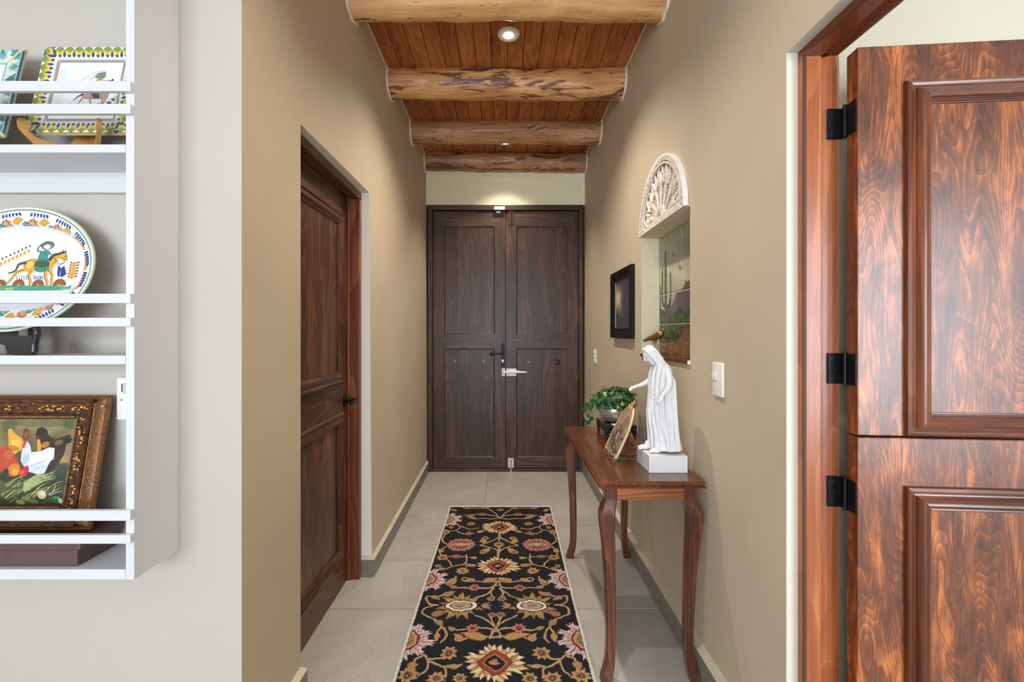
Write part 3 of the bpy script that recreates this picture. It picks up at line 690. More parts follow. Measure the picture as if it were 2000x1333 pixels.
m_glaze = painted('painted_glaze', 0.4, 0.12)
obj('grout_bed', box(B(), 0.8995, 0.905, NY0+0.002, NY1-0.002, 1.24, NZ1-0.003), plain('pale_tile_grout', (206, 196, 172), 0.8), TM)
N = 46
for iu in range(4):
    for iv in range(4):
        t = np.linspace(-1, 1, N); G = 0.166
        uu, vv = np.meshgrid(iu*G+G/2+t*(G/2-0.0018), iv*G+G/2+t*(G/2-0.0018))
        e = np.maximum(np.abs(np.meshgrid(t, t)[0]), np.abs(np.meshgrid(t, t)[1]))
        h = 0.8962 + 0.0035*np.clip((e-0.96)/0.04, 0, 1)**2
        Pn = np.stack([h, NY1-0.009-uu, 1.2405+vv*0.996], -1)
        grid_mesh('tile', Pn[:, ::-1], cv.at(uu, vv)[:, ::-1], m_glaze, TM)

# carved white half-round panel over the niche
AY, AZ, AR = 2.2845, 1.905, 0.3325
carve = plain('whitewashed_carved_wood', (222, 212, 200), 0.6, var=0.13, nscale=70, bmp=0.25, bscale=90)
carve_rim = plain('white_carved_rim', (238, 236, 232), 0.5, var=0.03)
AT = thing('carved_lunette', (XR, AY, AZ), 'white carved half-round openwork panel on the wall above the niche', 'wall carving')
def TA(q): return Vector((XR-q[2], AY-q[0], AZ+q[1]))      # u to the right as seen from the corridor
def TR(q): return TA((q[0], q[1], q[2]*0.62+0.001))
def half_ring(b, r0, r1, n0, n1, n=48, z0=0.0):
    rings = []
    for k in range(n+1):
        c, q = math.cos(PI*k/n), math.sin(PI*k/n)
        rings.append([TA((r*c, r*q+z0, h)) for r, h in ((r0, n0), (r1, n0), (r1, n1), (r0, n1))])
    loft(b, rings)
b = B(); half_ring(b, AR-0.022, AR-0.0103, 0.0, 0.020, 48, 0.0103); obj('rim', b, carve_rim, AT, True, 30)
b = B(); half_ring(b, AR-0.055, AR-0.046, 0.002, 0.020, 48, 0.0103); obj('inner_band', b, carve, AT, True, 30)
b = B(); prism(b, [(-AR, 0), (AR, 0), (AR-0.002, 0.010), (-AR+0.002, 0.010)], TA, 0, 0.022); prism(b, [(-AR+0.03, 0.010), (AR-0.03, 0.010), (AR-0.04, 0.036), (-AR+0.04, 0.036)], TA, 0.002, 0.017); obj('bottom_bar', b, carve, AT)
b = B()
for k in range(92):                                        # rope of slanted teeth
    a = PI*(k+0.5)/92; r = AR-0.033
    c = (r*math.cos(a), r*math.sin(a)+0.0103); tg = (-math.sin(a+0.5), math.cos(a+0.5)); nr = (math.cos(a+0.5), math.sin(a+0.5))
    l, w_ = 0.0085, 0.0026
    prism(b, [(c[0]+nr[0]*l*i+tg[0]*w_*j, c[1]+nr[1]*l*i+tg[1]*w_*j) for i, j in ((-1, -1), (1, -1), (1, 1), (-1, 1))], TA, 0.008, 0.023)
for k in range(56):
    u = -AR+0.03+(2*AR-0.06)*k/55
    prism(b, [(u-0.006, 0.012), (u-0.001, 0.012), (u+0.006, 0.028), (u+0.001, 0.028)], TA, 0.010, 0.021)
o = obj('rope_edging', b, carve, AT); o['kind'] = 'stuff'
def vane(b, a, r0, r1, w0, w1, h0, h1, dome=0.010, mid=None):
    """domed blade lying along angle a of the half circle"""
    rows = []; n = 10; m = 7
    for i in range(n+1):
        t = i/n; r = r0+(r1-r0)*t
        wd = (w0+(w1-w0)*t) if mid is None else (mid*math.sin(PI*min(max(t*0.86+0.08, 0), 1))**0.7)
        row = []
        for j in range(m+1):
            s = -1+2*j/m; x, y = r, s*wd/2
            u, v = x*math.cos(a)-y*math.sin(a), x*math.sin(a)+y*math.cos(a)
            row.append(TR((u, v+0.02, h0+(h1-h0)*t+dome*(1-s*s))))
        row += [TR(((r*math.cos(a)+wd/2*-math.sin(a)), (r*math.sin(a)+wd/2*math.cos(a))+0.02, 0.001)), TR(((r*math.cos(a)-wd/2*-math.sin(a)), (r*math.sin(a)-wd/2*math.cos(a))+0.02, 0.001))]
        rows.append(row)
    loft(b, rows)
angs = [PI*(0.085+0.83*k/6) for k in range(7)]
for k, a in enumerate(angs):
    b = B(); vane(b, a, 0.060, 0.180, 0.012, 0.028, 0.004, 0.010, 0.007); obj('rib', b, carve, AT, True, 50)
    b = B()
    for s_ in (-1, 1): vane(b, a+s_*0.078, 0.184, 0.262-0.010*(s_ > 0), 0.03, 0.03, 0.004, 0.003, 0.009, mid=0.032)
    obj('petal', b, carve, AT, True, 50)
for k, a in enumerate(angs):                               # scale-like arches that edge the petals
    b = B(); pts = []
    for j in range(15):
        s_ = -1+2*j/14; rr = 0.272-0.088*abs(s_)**2.6; aa = a+s_*0.215
        pts.append(TR((rr*math.cos(aa), max(rr*math.sin(aa)+0.02, 0.012), 0.009)))
    tube(b, pts, 0.0058, 6); obj('arch_rib', b, carve, AT, True)
    b = B(); pts = []
    for j in range(9):
        s_ = -1+2*j/8; rr = 0.190-0.014*s_*s_; aa = a+s_*0.105; pts.append(TR((rr*math.cos(aa), rr*math.sin(aa)+0.02, 0.014)))
    tube(b, pts, 0.0040, 6); obj('arch_rib', b, carve, AT, True)
b = B(); half_ring(b, 0.034, 0.066, 0.002, 0.019, 24, 0.03); obj('hub', b, carve, AT, True, 30)

# small brass bird
brass = plain('aged_brass', (138, 108, 68), 0.38, 0.75, var=0.2, nscale=90)
BT = thing('bird_figurine', (0.845, 2.53, 1.239), 'brass bird figurine on tall legs standing in the wall niche', 'figurine')
b = B()
tl, hd_ = Vector((0.797, 2.585, 1.305)), Vector((0.872, 2.475, 1.352))
ax = (hd_-tl)
pts = [(0.797, 2.588, 1.312), (0.812, 2.565, 1.322), (0.830, 2.540, 1.331), (0.848, 2.513, 1.340), (0.860, 2.495, 1.350), (0.866, 2.486, 1.362), (0.868, 2.481, 1.372), (0.872, 2.472, 1.3735), (0.877, 2.462, 1.372)]
tube(b, spline(pts, 4), [0.004+0.0*0]*1+list(np.interp(np.linspace(0, 1, 32), [0, .12, .3, .45, .55, .68, .76, .84, .9, 1], [.006, .010, .018, .0215, .018, .0095, .0095, .0085, .0045, .0015])), 14)
body = obj('body', b, brass, BT, True, 80)
for dx in (-0.006, 0.007):
    b = B(); tube(b, [(0.842+dx, 2.524, 1.326), (0.840+dx, 2.530, 1.300), (0.848+dx, 2.520, 1.290), (0.846+dx, 2.524, 1.243)], [0.007, 0.0035, 0.003, 0.003], 8)
    for da in (-0.5, 0, 0.5): tube(b, [(0.846+dx, 2.524, 1.243), (0.846+dx+0.016*math.sin(0.6+da), 2.524-0.016*math.cos(0.6+da), 1.2415)], [0.003, 0.0015], 6)
    obj('leg', b, brass, BT, True)

# ------------------------------------------------------------------ framed picture, switches
FT = thing('framed_picture', (XR, 3.0, 1.323), 'black framed dark landscape picture on the right wall beyond the niche', 'picture')
y0, y1, z0, z1 = 2.755, 3.262, 1.323, 1.776
def TP(q): return Vector((XR-q[2], y1-q[0], z0+q[1]))
blk = plain('black_frame_lacquer', (13, 15, 20), 0.5, var=0.15, nscale=40, spec=0.25)
for k in range(4):
    b = B(); side_rect(b, 0, y1-y0, 0, z1-z0, [(0, 0.001), (0, 0.026), (0.006, 0.032), (0.022, 0.030), (0.030, 0.024), (0.052, 0.016), (0.058, 0.018), (0.064, 0.014), (0.066, 0.004)], TP, k); obj('frame', b, blk, FT, True, 40)
cv = Canvas(0, 0.40, 0, 0.35, 0.004, (40, 44, 50))
U, V = np.meshgrid(np.arange(cv.W)*cv.px, np.arange(cv.H)*cv.px)
n1 = fbm(U, V, 14, 9)
glow = np.exp(-(((U-0.08)/0.10)**2+((V-0.22)/0.09)**2))
cv.a = np.array((38, 42, 50))+n1[..., None]*np.array((16, 17, 19))+glow[..., None]*np.array((190, 150, 104))*(0.7+0.4*n1[..., None])
cv.poly([(0, 0), (0, 0.10), (0.08, 0.12), (0.15, 0.08), (0.25, 0.11), (0.4, 0.07), (0.4, 0)], (24, 26, 30), al=0.85)
uu, vv = np.meshgrid(np.linspace(0, 0.40, 90), np.linspace(0, 0.35, 80))
Pn = np.stack([np.full(uu.shape, XR-0.0085), y1-0.055-uu*(y1-y0-0.11)/0.40, z0+0.055+vv*(z1-z0-0.11)/0.35], -1)
grid_mesh('picture', Pn, cv.at(uu, vv), painted('dark_print_under_glass', 0.15, 0.6), FT)
b = B()
side_rect(b, 0.0655, y1-y0-0.0655, 0.0655, z1-z0-0.0655, [(0, 0.006), (0, 0.0125), (0.003, 0.0135), (0.006, 0.012), (0.006, 0.006)], TP, 3)
for k in (0, 1, 2): side_rect(b, 0.0655, y1-y0-0.0655, 0.0655, z1-z0-0.0655, [(0, 0.006), (0, 0.0125), (0.003, 0.0135), (0.006, 0.012), (0.006, 0.006)], TP, k)
obj('inner_lip', b, plain('tarnished_gold_lip', (128, 104, 70), 0.35, 0.6), FT)
def switch(yc, zc, wy, hz, label, rock):
    T = thing('wall_switch', (XR, yc, zc), label, 'switch')
    b = B(); box(b, XR-0.009, XR-0.0002, yc-wy/2, yc+wy/2, zc-hz/2, zc+hz/2, 0.004, 3); obj('plate', b, white_plastic, T, True)
    for (dy, dz, a, c) in rock:
        b = B(); box(b, XR-0.0125, XR-0.009, yc+dy-a/2, yc+dy+a/2, zc+dz-c/2, zc+dz+c/2, 0.0025, 2); obj('rocker', b, white_plastic, T, True)
switch(1.678, 1.187, 0.082, 0.126, 'white wall switch plate with one rocker nearer the camera', [(0.018, 0.01, 0.04, 0.03)])
switch(3.94, 1.152, 0.12, 0.125, 'white three-button wall switch beside the front door', [(0.0, 0.035, 0.05, 0.026), (0.0, 0.0, 0.05, 0.026), (0.0, -0.035, 0.05, 0.026)])

# ------------------------------------------------------------------ console table
CT = thing('console_table', (0.575, 2.27, 0), 'narrow reddish brown console table with curved legs against the right wall', 'table')
tx0, tx1, ty0, ty1, tz = 0.367, 0.782, 1.75, 2.79, 0.786
b = B(); prof = [(0.008, -0.030), (0.0, -0.026), (0.0, -0.0225), (0.006, -0.0215), (0.006, -0.019), (0.0035, -0.014), (0.003, -0.004), (0.007, 0.0), (0.02, 0.0)]
def TT(q): return Vector((q[0], q[1], tz+q[2]))
rings = [[TT((tx0+d, ty0+d, h)), TT((tx1-d, ty0+d, h)), TT((tx1-d, ty1-d, h)), TT((tx0+d, ty1-d, h))] for d, h in prof]
loft(b, rings); obj('tabletop', b, m_table_y, CT)
lx0, lx1, ly0, ly1 = tx0+0.052, tx1-0.052, ty0+0.04, ty1-0.045
for nm, args, mt in (('end_apron', (lx0, lx1, ly0-0.012, ly0+0.008), m_table_x), ('end_apron', (lx0, lx1, ly1-0.008, ly1+0.012), m_table_x), ('side_apron', (lx0-0.012, lx0+0.008, ly0, ly1), m_table_y), ('side_apron', (lx1-0.008, lx1+0.012, ly0, ly1), m_table_y)):
    obj(nm, box(B(), *args, 0.705, tz-0.0302, 0.001, 1), mt, CT)
LZ = [(0.7558, 0.0, 0.023), (0.705, 0.0, 0.0235), (0.685, 0.008, 0.026), (0.66, 0.015, 0.0285), (0.635, 0.016, 0.0285), (0.60, 0.014, 0.0265), (0.54, 0.009, 0.024), (0.45, 0.004, 0.0215), (0.34, 0.0, 0.0195), (0.22, -0.003, 0.018), (0.13, -0.003, 0.0175), (0.08, 0.001, 0.018), (0.045, 0.008, 0.0195), (0.02, 0.015, 0.021), (0.001, 0.019, 0.0215)]
for sx, sy, x, y in ((-1, -1, lx0, ly0), (1, -1, lx1, ly0), (-1, 1, lx0, ly1), (1, 1, lx1, ly1)):
    zs = np.array([q[0] for q in LZ])[::-1]; os_ = np.array([q[1] for q in LZ])[::-1]; ws = np.array([q[2] for q in LZ])[::-1]
    b = B(); rings = []
    for z in np.concatenate([np.linspace(0.001, 0.10, 12), np.linspace(0.12, 0.58, 16), np.linspace(0.59, 0.7558, 18)]):
        o_ = float(np.interp(z, zs, os_)); w_ = float(np.interp(z, zs, ws)); k = 0.004
        cx, cy = x+sx*o_, y+sy*o_*0.6
        rings.append([(cx+dx*w_, cy+dy*w_, z) for dx, dy in ((-1, -0.8), (-0.8, -1), (0.8, -1), (1, -0.8), (1, 0.8), (0.8, 1), (-0.8, 1), (-1, 0.8))])
    loft(b, rings); obj('leg', b, m_table_z, CT, True, 30)

# ------------------------------------------------------------------ white figure on its block
marble = plain('white_cast_marble', (226, 226, 229), 0.45, var=0.015, nscale=20)
pl = obj('plinth', box(B(), 0.595, 0.752, 1.856, 2.03, tz+0.0005, 0.856, 0.0015, 2), plain('white_lacquer_block', (226, 226, 228), 0.25, var=0.005))
tag(pl, 'glossy white rectangular block under the robed statue on the table', 'plinth')
SX, SY, SZ = 0.677, 1.943, 0.856
b = B(); NT = 120
zz = [0.010, .03, .06, .086, .12, .165, .20, .228, .27, .31, .335, .353, .366, .376, .386, .40]
xf = [-.052, -.053, -.054, -.056, -.060, -.062, -.058, -.055, -.054, -.051, -.048, -.040, -.034, -.034, -.042, -.050]
xk = [.070, .068, .062, .057, .051, .045, .041, .038, .035, .033, .031, .028, .022, .012, .000, -.012]
lt_ = [.060, .058, .056, .053, .051, .050, .049, .048, .049, .051, .052, .048, .040, .025, .019, .017]
rings = []
for z in np.linspace(0.010, 0.40, 110):
    f_, k_, l_ = (float(np.interp(z, zz, q)) for q in (xf, xk, lt_))
    cx = (f_+k_)/2; a_ = (k_-f_)/2; ring = []
    amp = float(np.interp(z, [0, .1, .25, .34, .37, .40], [.0046, .0042, .0034, .0022, .0008, 0]))
    for i in range(NT):
        th = 2*PI*i/NT
        front = max(0.0, -math.cos(th))
        fold = amp*(0.75*math.cos(15*th+1.6*math.sin(z*14+th)+z*6)+0.5*math.cos(8*th-z*11+1.0)+0.35*math.cos(27*th+z*9))
        fold = abs(fold)*0.9-amp*0.5 if front < 0.2 else fold
        # mantle over the back and both sides: a step in the surface with a slanting edge
        edge = 1.95+0.35*(0.36-z)/0.36-0.55*max(0, 0.14-z)/0.14
        d = edge-abs(((th+PI) % (2*PI))-PI-0.12)
        mant = 0.008*min(max(d/0.10+0.5, 0), 1)*min(1, max(0, (0.385-z)/0.05))
        ex = 2.3
        cs, sn = math.cos(th), math.sin(th)
        rr = (abs(cs)**ex+abs(sn)**ex)**(-1/ex)
        x = cx+(a_+fold+mant)*rr*cs; y = (l_+fold+mant)*rr*sn
        ring.append((x, y, z))
    rings.append(ring)
loft(b, rings)
Rh = Matrix.Rotation(math.radians(-32), 3, 'Y')            # bowed head
HC = Vector((-0.050, 0, 0.412))
def HP(x, y, z): return HC + Rh @ Vector((x, y, z))
ellipsoid(b, HC, (0.027, 0.0235, 0.034), Rh, 24, 16)
ellipsoid(b, HP(-0.006, 0, -0.018), (0.021, 0.019, 0.022), Rh)
ellipsoid(b, HP(-0.010, 0, -0.034), (0.013, 0.013, 0.014), Rh)              # beard / chin
tube(b, [HP(-0.026, 0, 0.008), HP(-0.032, 0, -0.006), HP(-0.0335, 0, -0.012), HP(-0.026, 0, -0.014)], [0.003, 0.004, 0.0045, 0.003], 8)   # nose
for s in (-1, 1):
    tube(b, [HP(-0.0265, s*0.003, 0.007), HP(-0.0245, s*0.012, 0.010), HP(-0.018, s*0.019, 0.006)], [0.0028, 0.003, 0.002], 6)         # brow
    ellipsoid(b, HP(-0.0235, s*0.0095, 0.0015), (0.0035, 0.005, 0.003), Rh, 10, 6)                                                       # eye
    tube(b, [HP(-0.0265, s*0.0005, -0.019), HP(-0.0255, s*0.006, -0.0195)], [0.0022, 0.0014], 6)                                          # lips
    ellipsoid(b, HP(-0.02, s*0.010, -0.010), (0.006, 0.007, 0.009), Rh, 10, 6)                                                           # cheek
    for q in range(4):                                                                                                                   # long hair
        y = s*(0.0215-0.004*q); x0_ = -0.012+0.010*q
        tube(b, spline([HP(-0.012+0.004*q, s*0.008, 0.033-0.002*q), HP(x0_, s*0.0245, 0.014), HP(x0_+0.006, s*(0.026-0.001*q), -0.012), Vector((-0.030+0.012*q, s*(0.026-0.002*q), 0.376-0.002*q)), Vector((-0.020+0.013*q, s*(0.026+0.001*q), 0.352))], 4), list(np.linspace(0.0055, 0.007, 16))+[0.004], 8)
ellipsoid(b, HP(0.006, 0, 0.004), (0.027, 0.0265, 0.034), Rh, 20, 12)
ellipsoid(b, Vector((-0.016, 0, 0.385)), (0.024, 0.024, 0.026), Rh)
def hand(palm, fwd, up, sz=1.0):
    fwd = Vector(fwd).normalized(); up = Vector(up).normalized(); side = fwd.cross(up).normalized()
    Rm = Matrix((fwd, side, up)).transposed()
    ellipsoid(b, Vector(palm), (0.0125*sz, 0.0095*sz, 0.0048*sz), Rm, 12, 8)
    for q, (l, off) in enumerate(((0.017, -0.0075), (0.020, -0.0025), (0.0185, 0.0025), (0.0145, 0.0072))):
        p = Vector(palm)+fwd*0.009*sz+side*off*sz
        tube(b, [p, p+fwd*l*0.45*sz-up*0.0005, p+fwd*l*0.8*sz-up*0.004*sz, p+fwd*l*sz-up*0.008*sz], [0.0028*sz, 0.0026*sz, 0.0024*sz, 0.0019*sz], 8)
    p = Vector(palm)-side*0.006*sz
    tube(b, [p-fwd*0.004*sz, p-side*0.007*sz+fwd*0.004*sz+up*0.002, p-side*0.010*sz+fwd*0.013*sz+up*0.004], [0.0034*sz, 0.0029*sz, 0.0022*sz], 8)
# far arm reaches forward, near arm hangs with open palm
tube(b, spline([(0.0, 0.046, 0.348), (-0.012, 0.060, 0.318), (-0.030, 0.064, 0.292), (-0.060, 0.060, 0.277), (-0.088, 0.056, 0.268)], 4), list(np.interp(np.linspace(0, 1, 17), [0, .3, .55, .7, 1], [.017, .016, .0145, .0095, .0072])), 14)
hand((-0.098, 0.055, 0.266), (-0.92, -0.1, -0.30), (-0.2, -0.25, 0.95), 1.1)
tube(b, spline([(0.004, -0.046, 0.348), (0.006, -0.064, 0.316), (0.004, -0.070, 0.286), (-0.010, -0.074, 0.262), (-0.026, -0.078, 0.244)], 4), list(np.interp(np.linspace(0, 1, 17), [0, .3, .6, .8, 1], [.017, .0165, .0155, .011, .0074])), 14)
hand((-0.032, -0.079, 0.236), (-0.55, -0.1, -0.83), (-0.75, -0.35, 0.45), 1.1)
# sleeve that falls from the near forearm
for q in range(5):
    x = -0.006+q*0.010
    tube(b, spline([(0.002+q*0.005, -0.040, 0.352-0.006*q), (x*0.8+0.004, -0.060, 0.30), (x, -0.064+0.002*(q % 2), 0.235), (x+0.004, -0.064, 0.16), (x+0.010, -0.064+0.003*(q % 2), 0.08), (x+0.016, -0.064, 0.012)], 4), list(np.linspace(0.0045, 0.0065, 20))+[0.0055], 8)
for q in range(4):                                         # folds across the chest
    tube(b, spline([(-0.024+q*0.007, 0.030-q*0.004, 0.356-q*0.004), (-0.0435, 0.017-0.004*q, 0.325-q*0.020), (-0.0485, -0.010-0.003*q, 0.285-q*0.022), (-0.040, -0.030, 0.262-q*0.020), (-0.004, -0.046, 0.250-q*0.016)], 4), 0.0042, 8)
# feet
ellipsoid(b, (-0.066, 0.018, 0.011), (0.031, 0.014, 0.011)); ellipsoid(b, (-0.050, 0.018, 0.022), (0.018, 0.015, 0.020))
ellipsoid(b, (-0.040, -0.040, 0.010), (0.026, 0.014, 0.0105)); ellipsoid(b, (-0.028, -0.040, 0.022), (0.016, 0.014, 0.022))
for (x, y) in ((-0.092, 0.018), (-0.064, -0.040)):
    for q in range(5): ellipsoid(b, (x+abs(q-1.0)*0.0028, y-0.010+q*0.005, 0.0055), (0.007, 0.003, 0.0045), None, 8, 6)
for v in b.verts: v.co += Vector((SX, SY, SZ+0.0008))
bmesh.ops.recalc_face_normals(b, faces=b.faces)
me = bpy.data.meshes.new('statue_raw'); b.to_mesh(me); b.free()
so = bpy.data.objects.new('statue_raw', me); COL.objects.link(so)
md = so.modifiers.new('r', 'REMESH'); md.mode = 'VOXEL'; md.voxel_size = 0.0012
ms = so.modifiers.new('s', 'SMOOTH'); ms.factor = 0.5; ms.iterations = 2
dg = bpy.context.evaluated_depsgraph_get(); me2 = bpy.data.meshes.new_from_object(so.evaluated_get(dg))
bpy.data.objects.remove(so)
for v in me2.vertices: v.co.z = max(v.co.z, SZ+0.0006)
me2.shade_smooth(); me2.materials.clear()
st = bpy.data.objects.new('robed_statue', me2); me2.materials.append(marble)
me2.transform(Matrix.Translation((-SX, -SY, -SZ))); st.location = (SX, SY, SZ); COL.objects.link(st)
tag(st, 'white statue of a robed long-haired figure with bowed head and open hands', 'statue')

# ------------------------------------------------------------------ arched plaque on its wire stand
m_pl = painted('printed_cloth_plaque', 0.6, 0.0, 0.1)
pu = lambda t: Vector((0.0, -1.0, 0.0))
PO = Vector((0.497, 2.095, 0.8035)); ud = Vector((0.03, -0.9995, 0)).normalized(); vd = Vector((0.42, 0.012, 0.907)).normalized(); ndv = ud.cross(vd).normalized()
if ndv.x > 0: ndv = -ndv
def TQ(q): return PO+ud*q[0]+vd*q[1]+ndv*q[2]
def halfw(t): return 0.092*math.sqrt(max(0, 1-max(0, (t-0.35)/0.65)**2.2))*(1 if t > 0.12 else 0.95+0.05*t/0.12)
cv = Canvas(-0.1, 0.1, 0, 0.25, 0.0018, (150, 122, 104))
U, V = np.meshgrid(-0.1+np.arange(cv.W)*cv.px, np.arange(cv.H)*cv.px)
cv.a = np.array((158, 130, 112))+fbm(U, V, 30, 5)[..., None]*np.array((14, 13, 12))
for p, a_, b_, c in (((0.02, 0.10), 0.05, 0.035, (104, 84, 72)), ((-0.03, 0.06), 0.05, 0.03, (94, 76, 64)), ((0.04, 0.16), 0.03, 0.03, (118, 98, 86)), ((0.03, 0.03), 0.06, 0.02, (86, 72, 60))): cv.blob(p, a_, b_, 0.4, c, al=0.7)
for _ in range(90):
    cv.blob((rng.uniform(-0.09, 0.09), abs(rng.normal(0.06, 0.05))), rng.uniform(0.003, 0.012), rng.uniform(0.002, 0.006), rng.uniform(0, 3), [(64, 50, 44), (92, 74, 64), (176, 150, 132), (74, 64, 50)][rng.integers(4)], al=0.75)
cv.blob((-0.005, 0.095), 0.006, 0.022, 0.1, (70, 54, 48)); cv.blob((-0.004, 0.123), 0.006, 0.007, 0, (196, 168, 148)); cv.blob((0.016, 0.085), 0.007, 0.022, -0.1, (188, 160, 140)); cv.blob((0.016, 0.112), 0.006, 0.007, 0, (84, 66, 56))
PT = thing('arched_plaque', tuple(PO), 'arched gold-rimmed plaque with a brown figure print leaning on the table', 'plaque')
hgt = 0.236
tt, ss = np.meshgrid(np.linspace(0, 0.999, 90), np.linspace(-1, 1, 70), indexing='ij')
hw = np.vectorize(halfw)(tt); uu, vv = ss*hw, tt*hgt+0.006*np.cos(ss*3*PI)*np.clip(1-tt/0.06, 0, 1)
nn = 0.006+0.010*(1-ss**2)*np.sin(np.clip(tt, 0, 1)*PI)
Pn = np.array(PO)+uu[..., None]*np.array(ud)+vv[..., None]*np.array(vd)+nn[..., None]*np.array(ndv)
grid_mesh('print', Pn, cv.at(uu, vv), m_pl, PT)
b = B(); ol = [(halfw(t), t*hgt) for t in np.linspace(0.0, 1, 40)]
loop = [(-u, v) for u, v in ol]+[(u, v) for u, v in ol[::-1][1:]]
prism(b, loop, TQ, -0.003, 0.0055); obj('back_board', b, plain('plaque_back', (120, 96, 70), 0.6), PT)
b = B(); rim = [TQ((u, v, 0.003)) for u, v in loop]; tube(b, rim, 0.0058, 8); obj('rim', b, plain('pale_gold_rim', (220, 198, 154), 0.4, 0.35), PT, True)
b = B(); bot = [TQ((0.086*s, 0.004+0.005*math.cos(s*3*PI), 0.004)) for s in np.linspace(-1, 1, 25)]; tube(b, bot, 0.0035, 6); obj('bottom_rim', b, plain('pale_gold_rim', (206, 178, 124)), PT, True)
b = B(); fr = random.Random(3)
for k in range(26):
    a = fr.uniform(0, 6.28); r = fr.uniform(0, 0.020); c = TQ((r*math.cos(a)*1.1, hgt-0.004+abs(r*math.sin(a))*1.6-0.012, 0.006+fr.uniform(-0.002, 0.006)))
    ellipsoid(b, c, (fr.uniform(.003, .006), fr.uniform(.003, .006), fr.uniform(.003, .007)), None, 8, 6)
for s in (-1, 1):
    for k in range(3):
        pts = [TQ((s*(0.004+0.012*k+0.008*math.cos(j*0.7)), hgt+0.004-0.008*k+0.010*math.sin(j*0.7), 0.007)) for j in range(8)]; tube(b, pts, 0.0022, 6)
tube(b, [TQ((0, hgt, 0.004)), TQ((0, hgt+0.022, 0.003)), TQ((0, hgt+0.036, 0.002))], [0.006, 0.005, 0.002], 8)
obj('crest', b, gold_metal, PT, True)
ST = thing('wire_easel', (0.53, 2.09, tz), 'thin gold wire easel holding the arched plaque', 'easel')
wire = plain('copper_gold_wire', (196, 150, 112), 0.35, 0.7)
for s in (-1, 1):
    b = B(); u = s*0.045
    tube(b, spline([TQ((u, 0.0, 0.022)), TQ((u, -0.010, 0.020)), TQ((u, -0.013, 0.010)), TQ((u, -0.009, -0.0058)), TQ((u*0.9, 0.06, -0.0058)), TQ((u*0.5, 0.15, -0.0058))], 5), 0.0018, 6); obj('front_hook', b, wire, ST, True)
    top = TQ((u*0.5, 0.15, -0.0068)); foot = Vector((0.628, PO.y+ud.y*u*0.9, tz+0.002))
    b = B(); tube(b, [top, foot], 0.0018, 6); tube(b, [foot, foot+Vector((-0.05, 0, 0)), TQ((u, -0.010, 0.004))], 0.0016, 6); obj('back_leg', b, wire, ST, True)
b = B(); tube(b, [TQ((-0.0225, 0.15, -0.0068)), TQ((0.0225, 0.15, -0.0068))], 0.0018, 6); obj('cross_wire', b, wire, ST, True); b = B(); tube(b, [(0.60, PO.y+0.0405, tz+0.003), (0.60, PO.y-0.0405, tz+0.003)], 0.0014, 6); obj('cross_wire', b, wire, ST, True)

# ------------------------------------------------------------------ ivy in its bowl on the low stand, card, glass
RT = thing('plant_stand', (0.635, 2.565, tz), 'low dark wooden stand with short legs under the ivy bowl', 'stand')
sx0, sx1, sy0, sy1 = 0.548, 0.722, 2.452, 2.688; rz = 0.857
b = B(); box(b, sx0, sx1, sy0, sy1, rz-0.014, rz, 0.003); obj('top_board', b, dark_wood, RT)
b = B(); box(b, sx0+0.006, sx0+0.016, sy0+0.01, sy1-0.01, rz-0.042, rz-0.014); box(b, sx1-0.016, sx1-0.006, sy0+0.01, sy1-0.01, rz-0.042, rz-0.014); box(b, sx0+0.006, sx1-0.006, sy0+0.006, sy0+0.016, rz-0.042, rz-0.014); box(b, sx0+0.006, sx1-0.006, sy1-0.016, sy1-0.006, rz-0.042, rz-0.014); obj('apron', b, dark_wood, RT)
for x in (sx0+0.012, sx1-0.012):
    for y in (sy0+0.012, sy1-0.012):
        b = B(); lathe(b, [(0.006, 0), (0.009, 0.006), (0.007, 0.014), (0.011, 0.026), (0.011, rz-0.014-tz-0.0005)], (x, y, tz+0.0005), 12); obj('leg', b, dark_wood, RT, True)
cd = obj('card', box(B(), 0.592, 0.650, 2.458, 2.496, rz+0.0005, rz+0.004, 0.0008, 1), plain('white_card', (236, 232, 230), 0.6)); tag(cd, 'small white card lying on the dark stand before the bowl', 'card')
IT = thing('potted_ivy', (0.632, 2.585, rz), 'bushy green ivy with a few cream leaves in a silver bowl', 'plant')
b = B(); lathe(b, [(0.045, 0.0008), (0.052, 0.004), (0.076, 0.028), (0.088, 0.058), (0.086, 0.085), (0.080, 0.098), (0.077, 0.098), (0.082, 0.083), (0.083, 0.06), (0.05, 0.03)], (0.632, 2.585, rz), 48); obj('bowl', b, plain('satin_pewter', (204, 196, 180), 0.3, 0.7, var=0.03), IT, True, 60)
b = B(); lathe(b, [(0.001, 0.092), (0.05, 0.090), (0.079, 0.083), (0.079, 0.07)], (0.632, 2.585, rz), 24); obj('soil', b, plain('dark_soil', (40, 30, 22), 0.9, bmp=0.6), IT, True)
leaf_m = [plain('ivy_leaf_dark', (26, 60, 30), 0.45, var=0.3, nscale=60), plain('ivy_leaf_mid', (40, 84, 40), 0.45, var=0.25, nscale=60), plain('ivy_leaf_bright', (72, 114, 56), 0.45, var=0.2, nscale=60), plain('ivy_leaf_cream', (178, 172, 118), 0.5, var=0.2, nscale=60)]
lob = [(0, 0), (-0.30, -0.10), (-0.52, 0.12), (-0.34, 0.34), (-0.50, 0.66), (-0.20, 0.66), (0, 1.0), (0.20, 0.66), (0.50, 0.66), (0.34, 0.34), (0.52, 0.12), (0.30, -0.10)]
lms = []
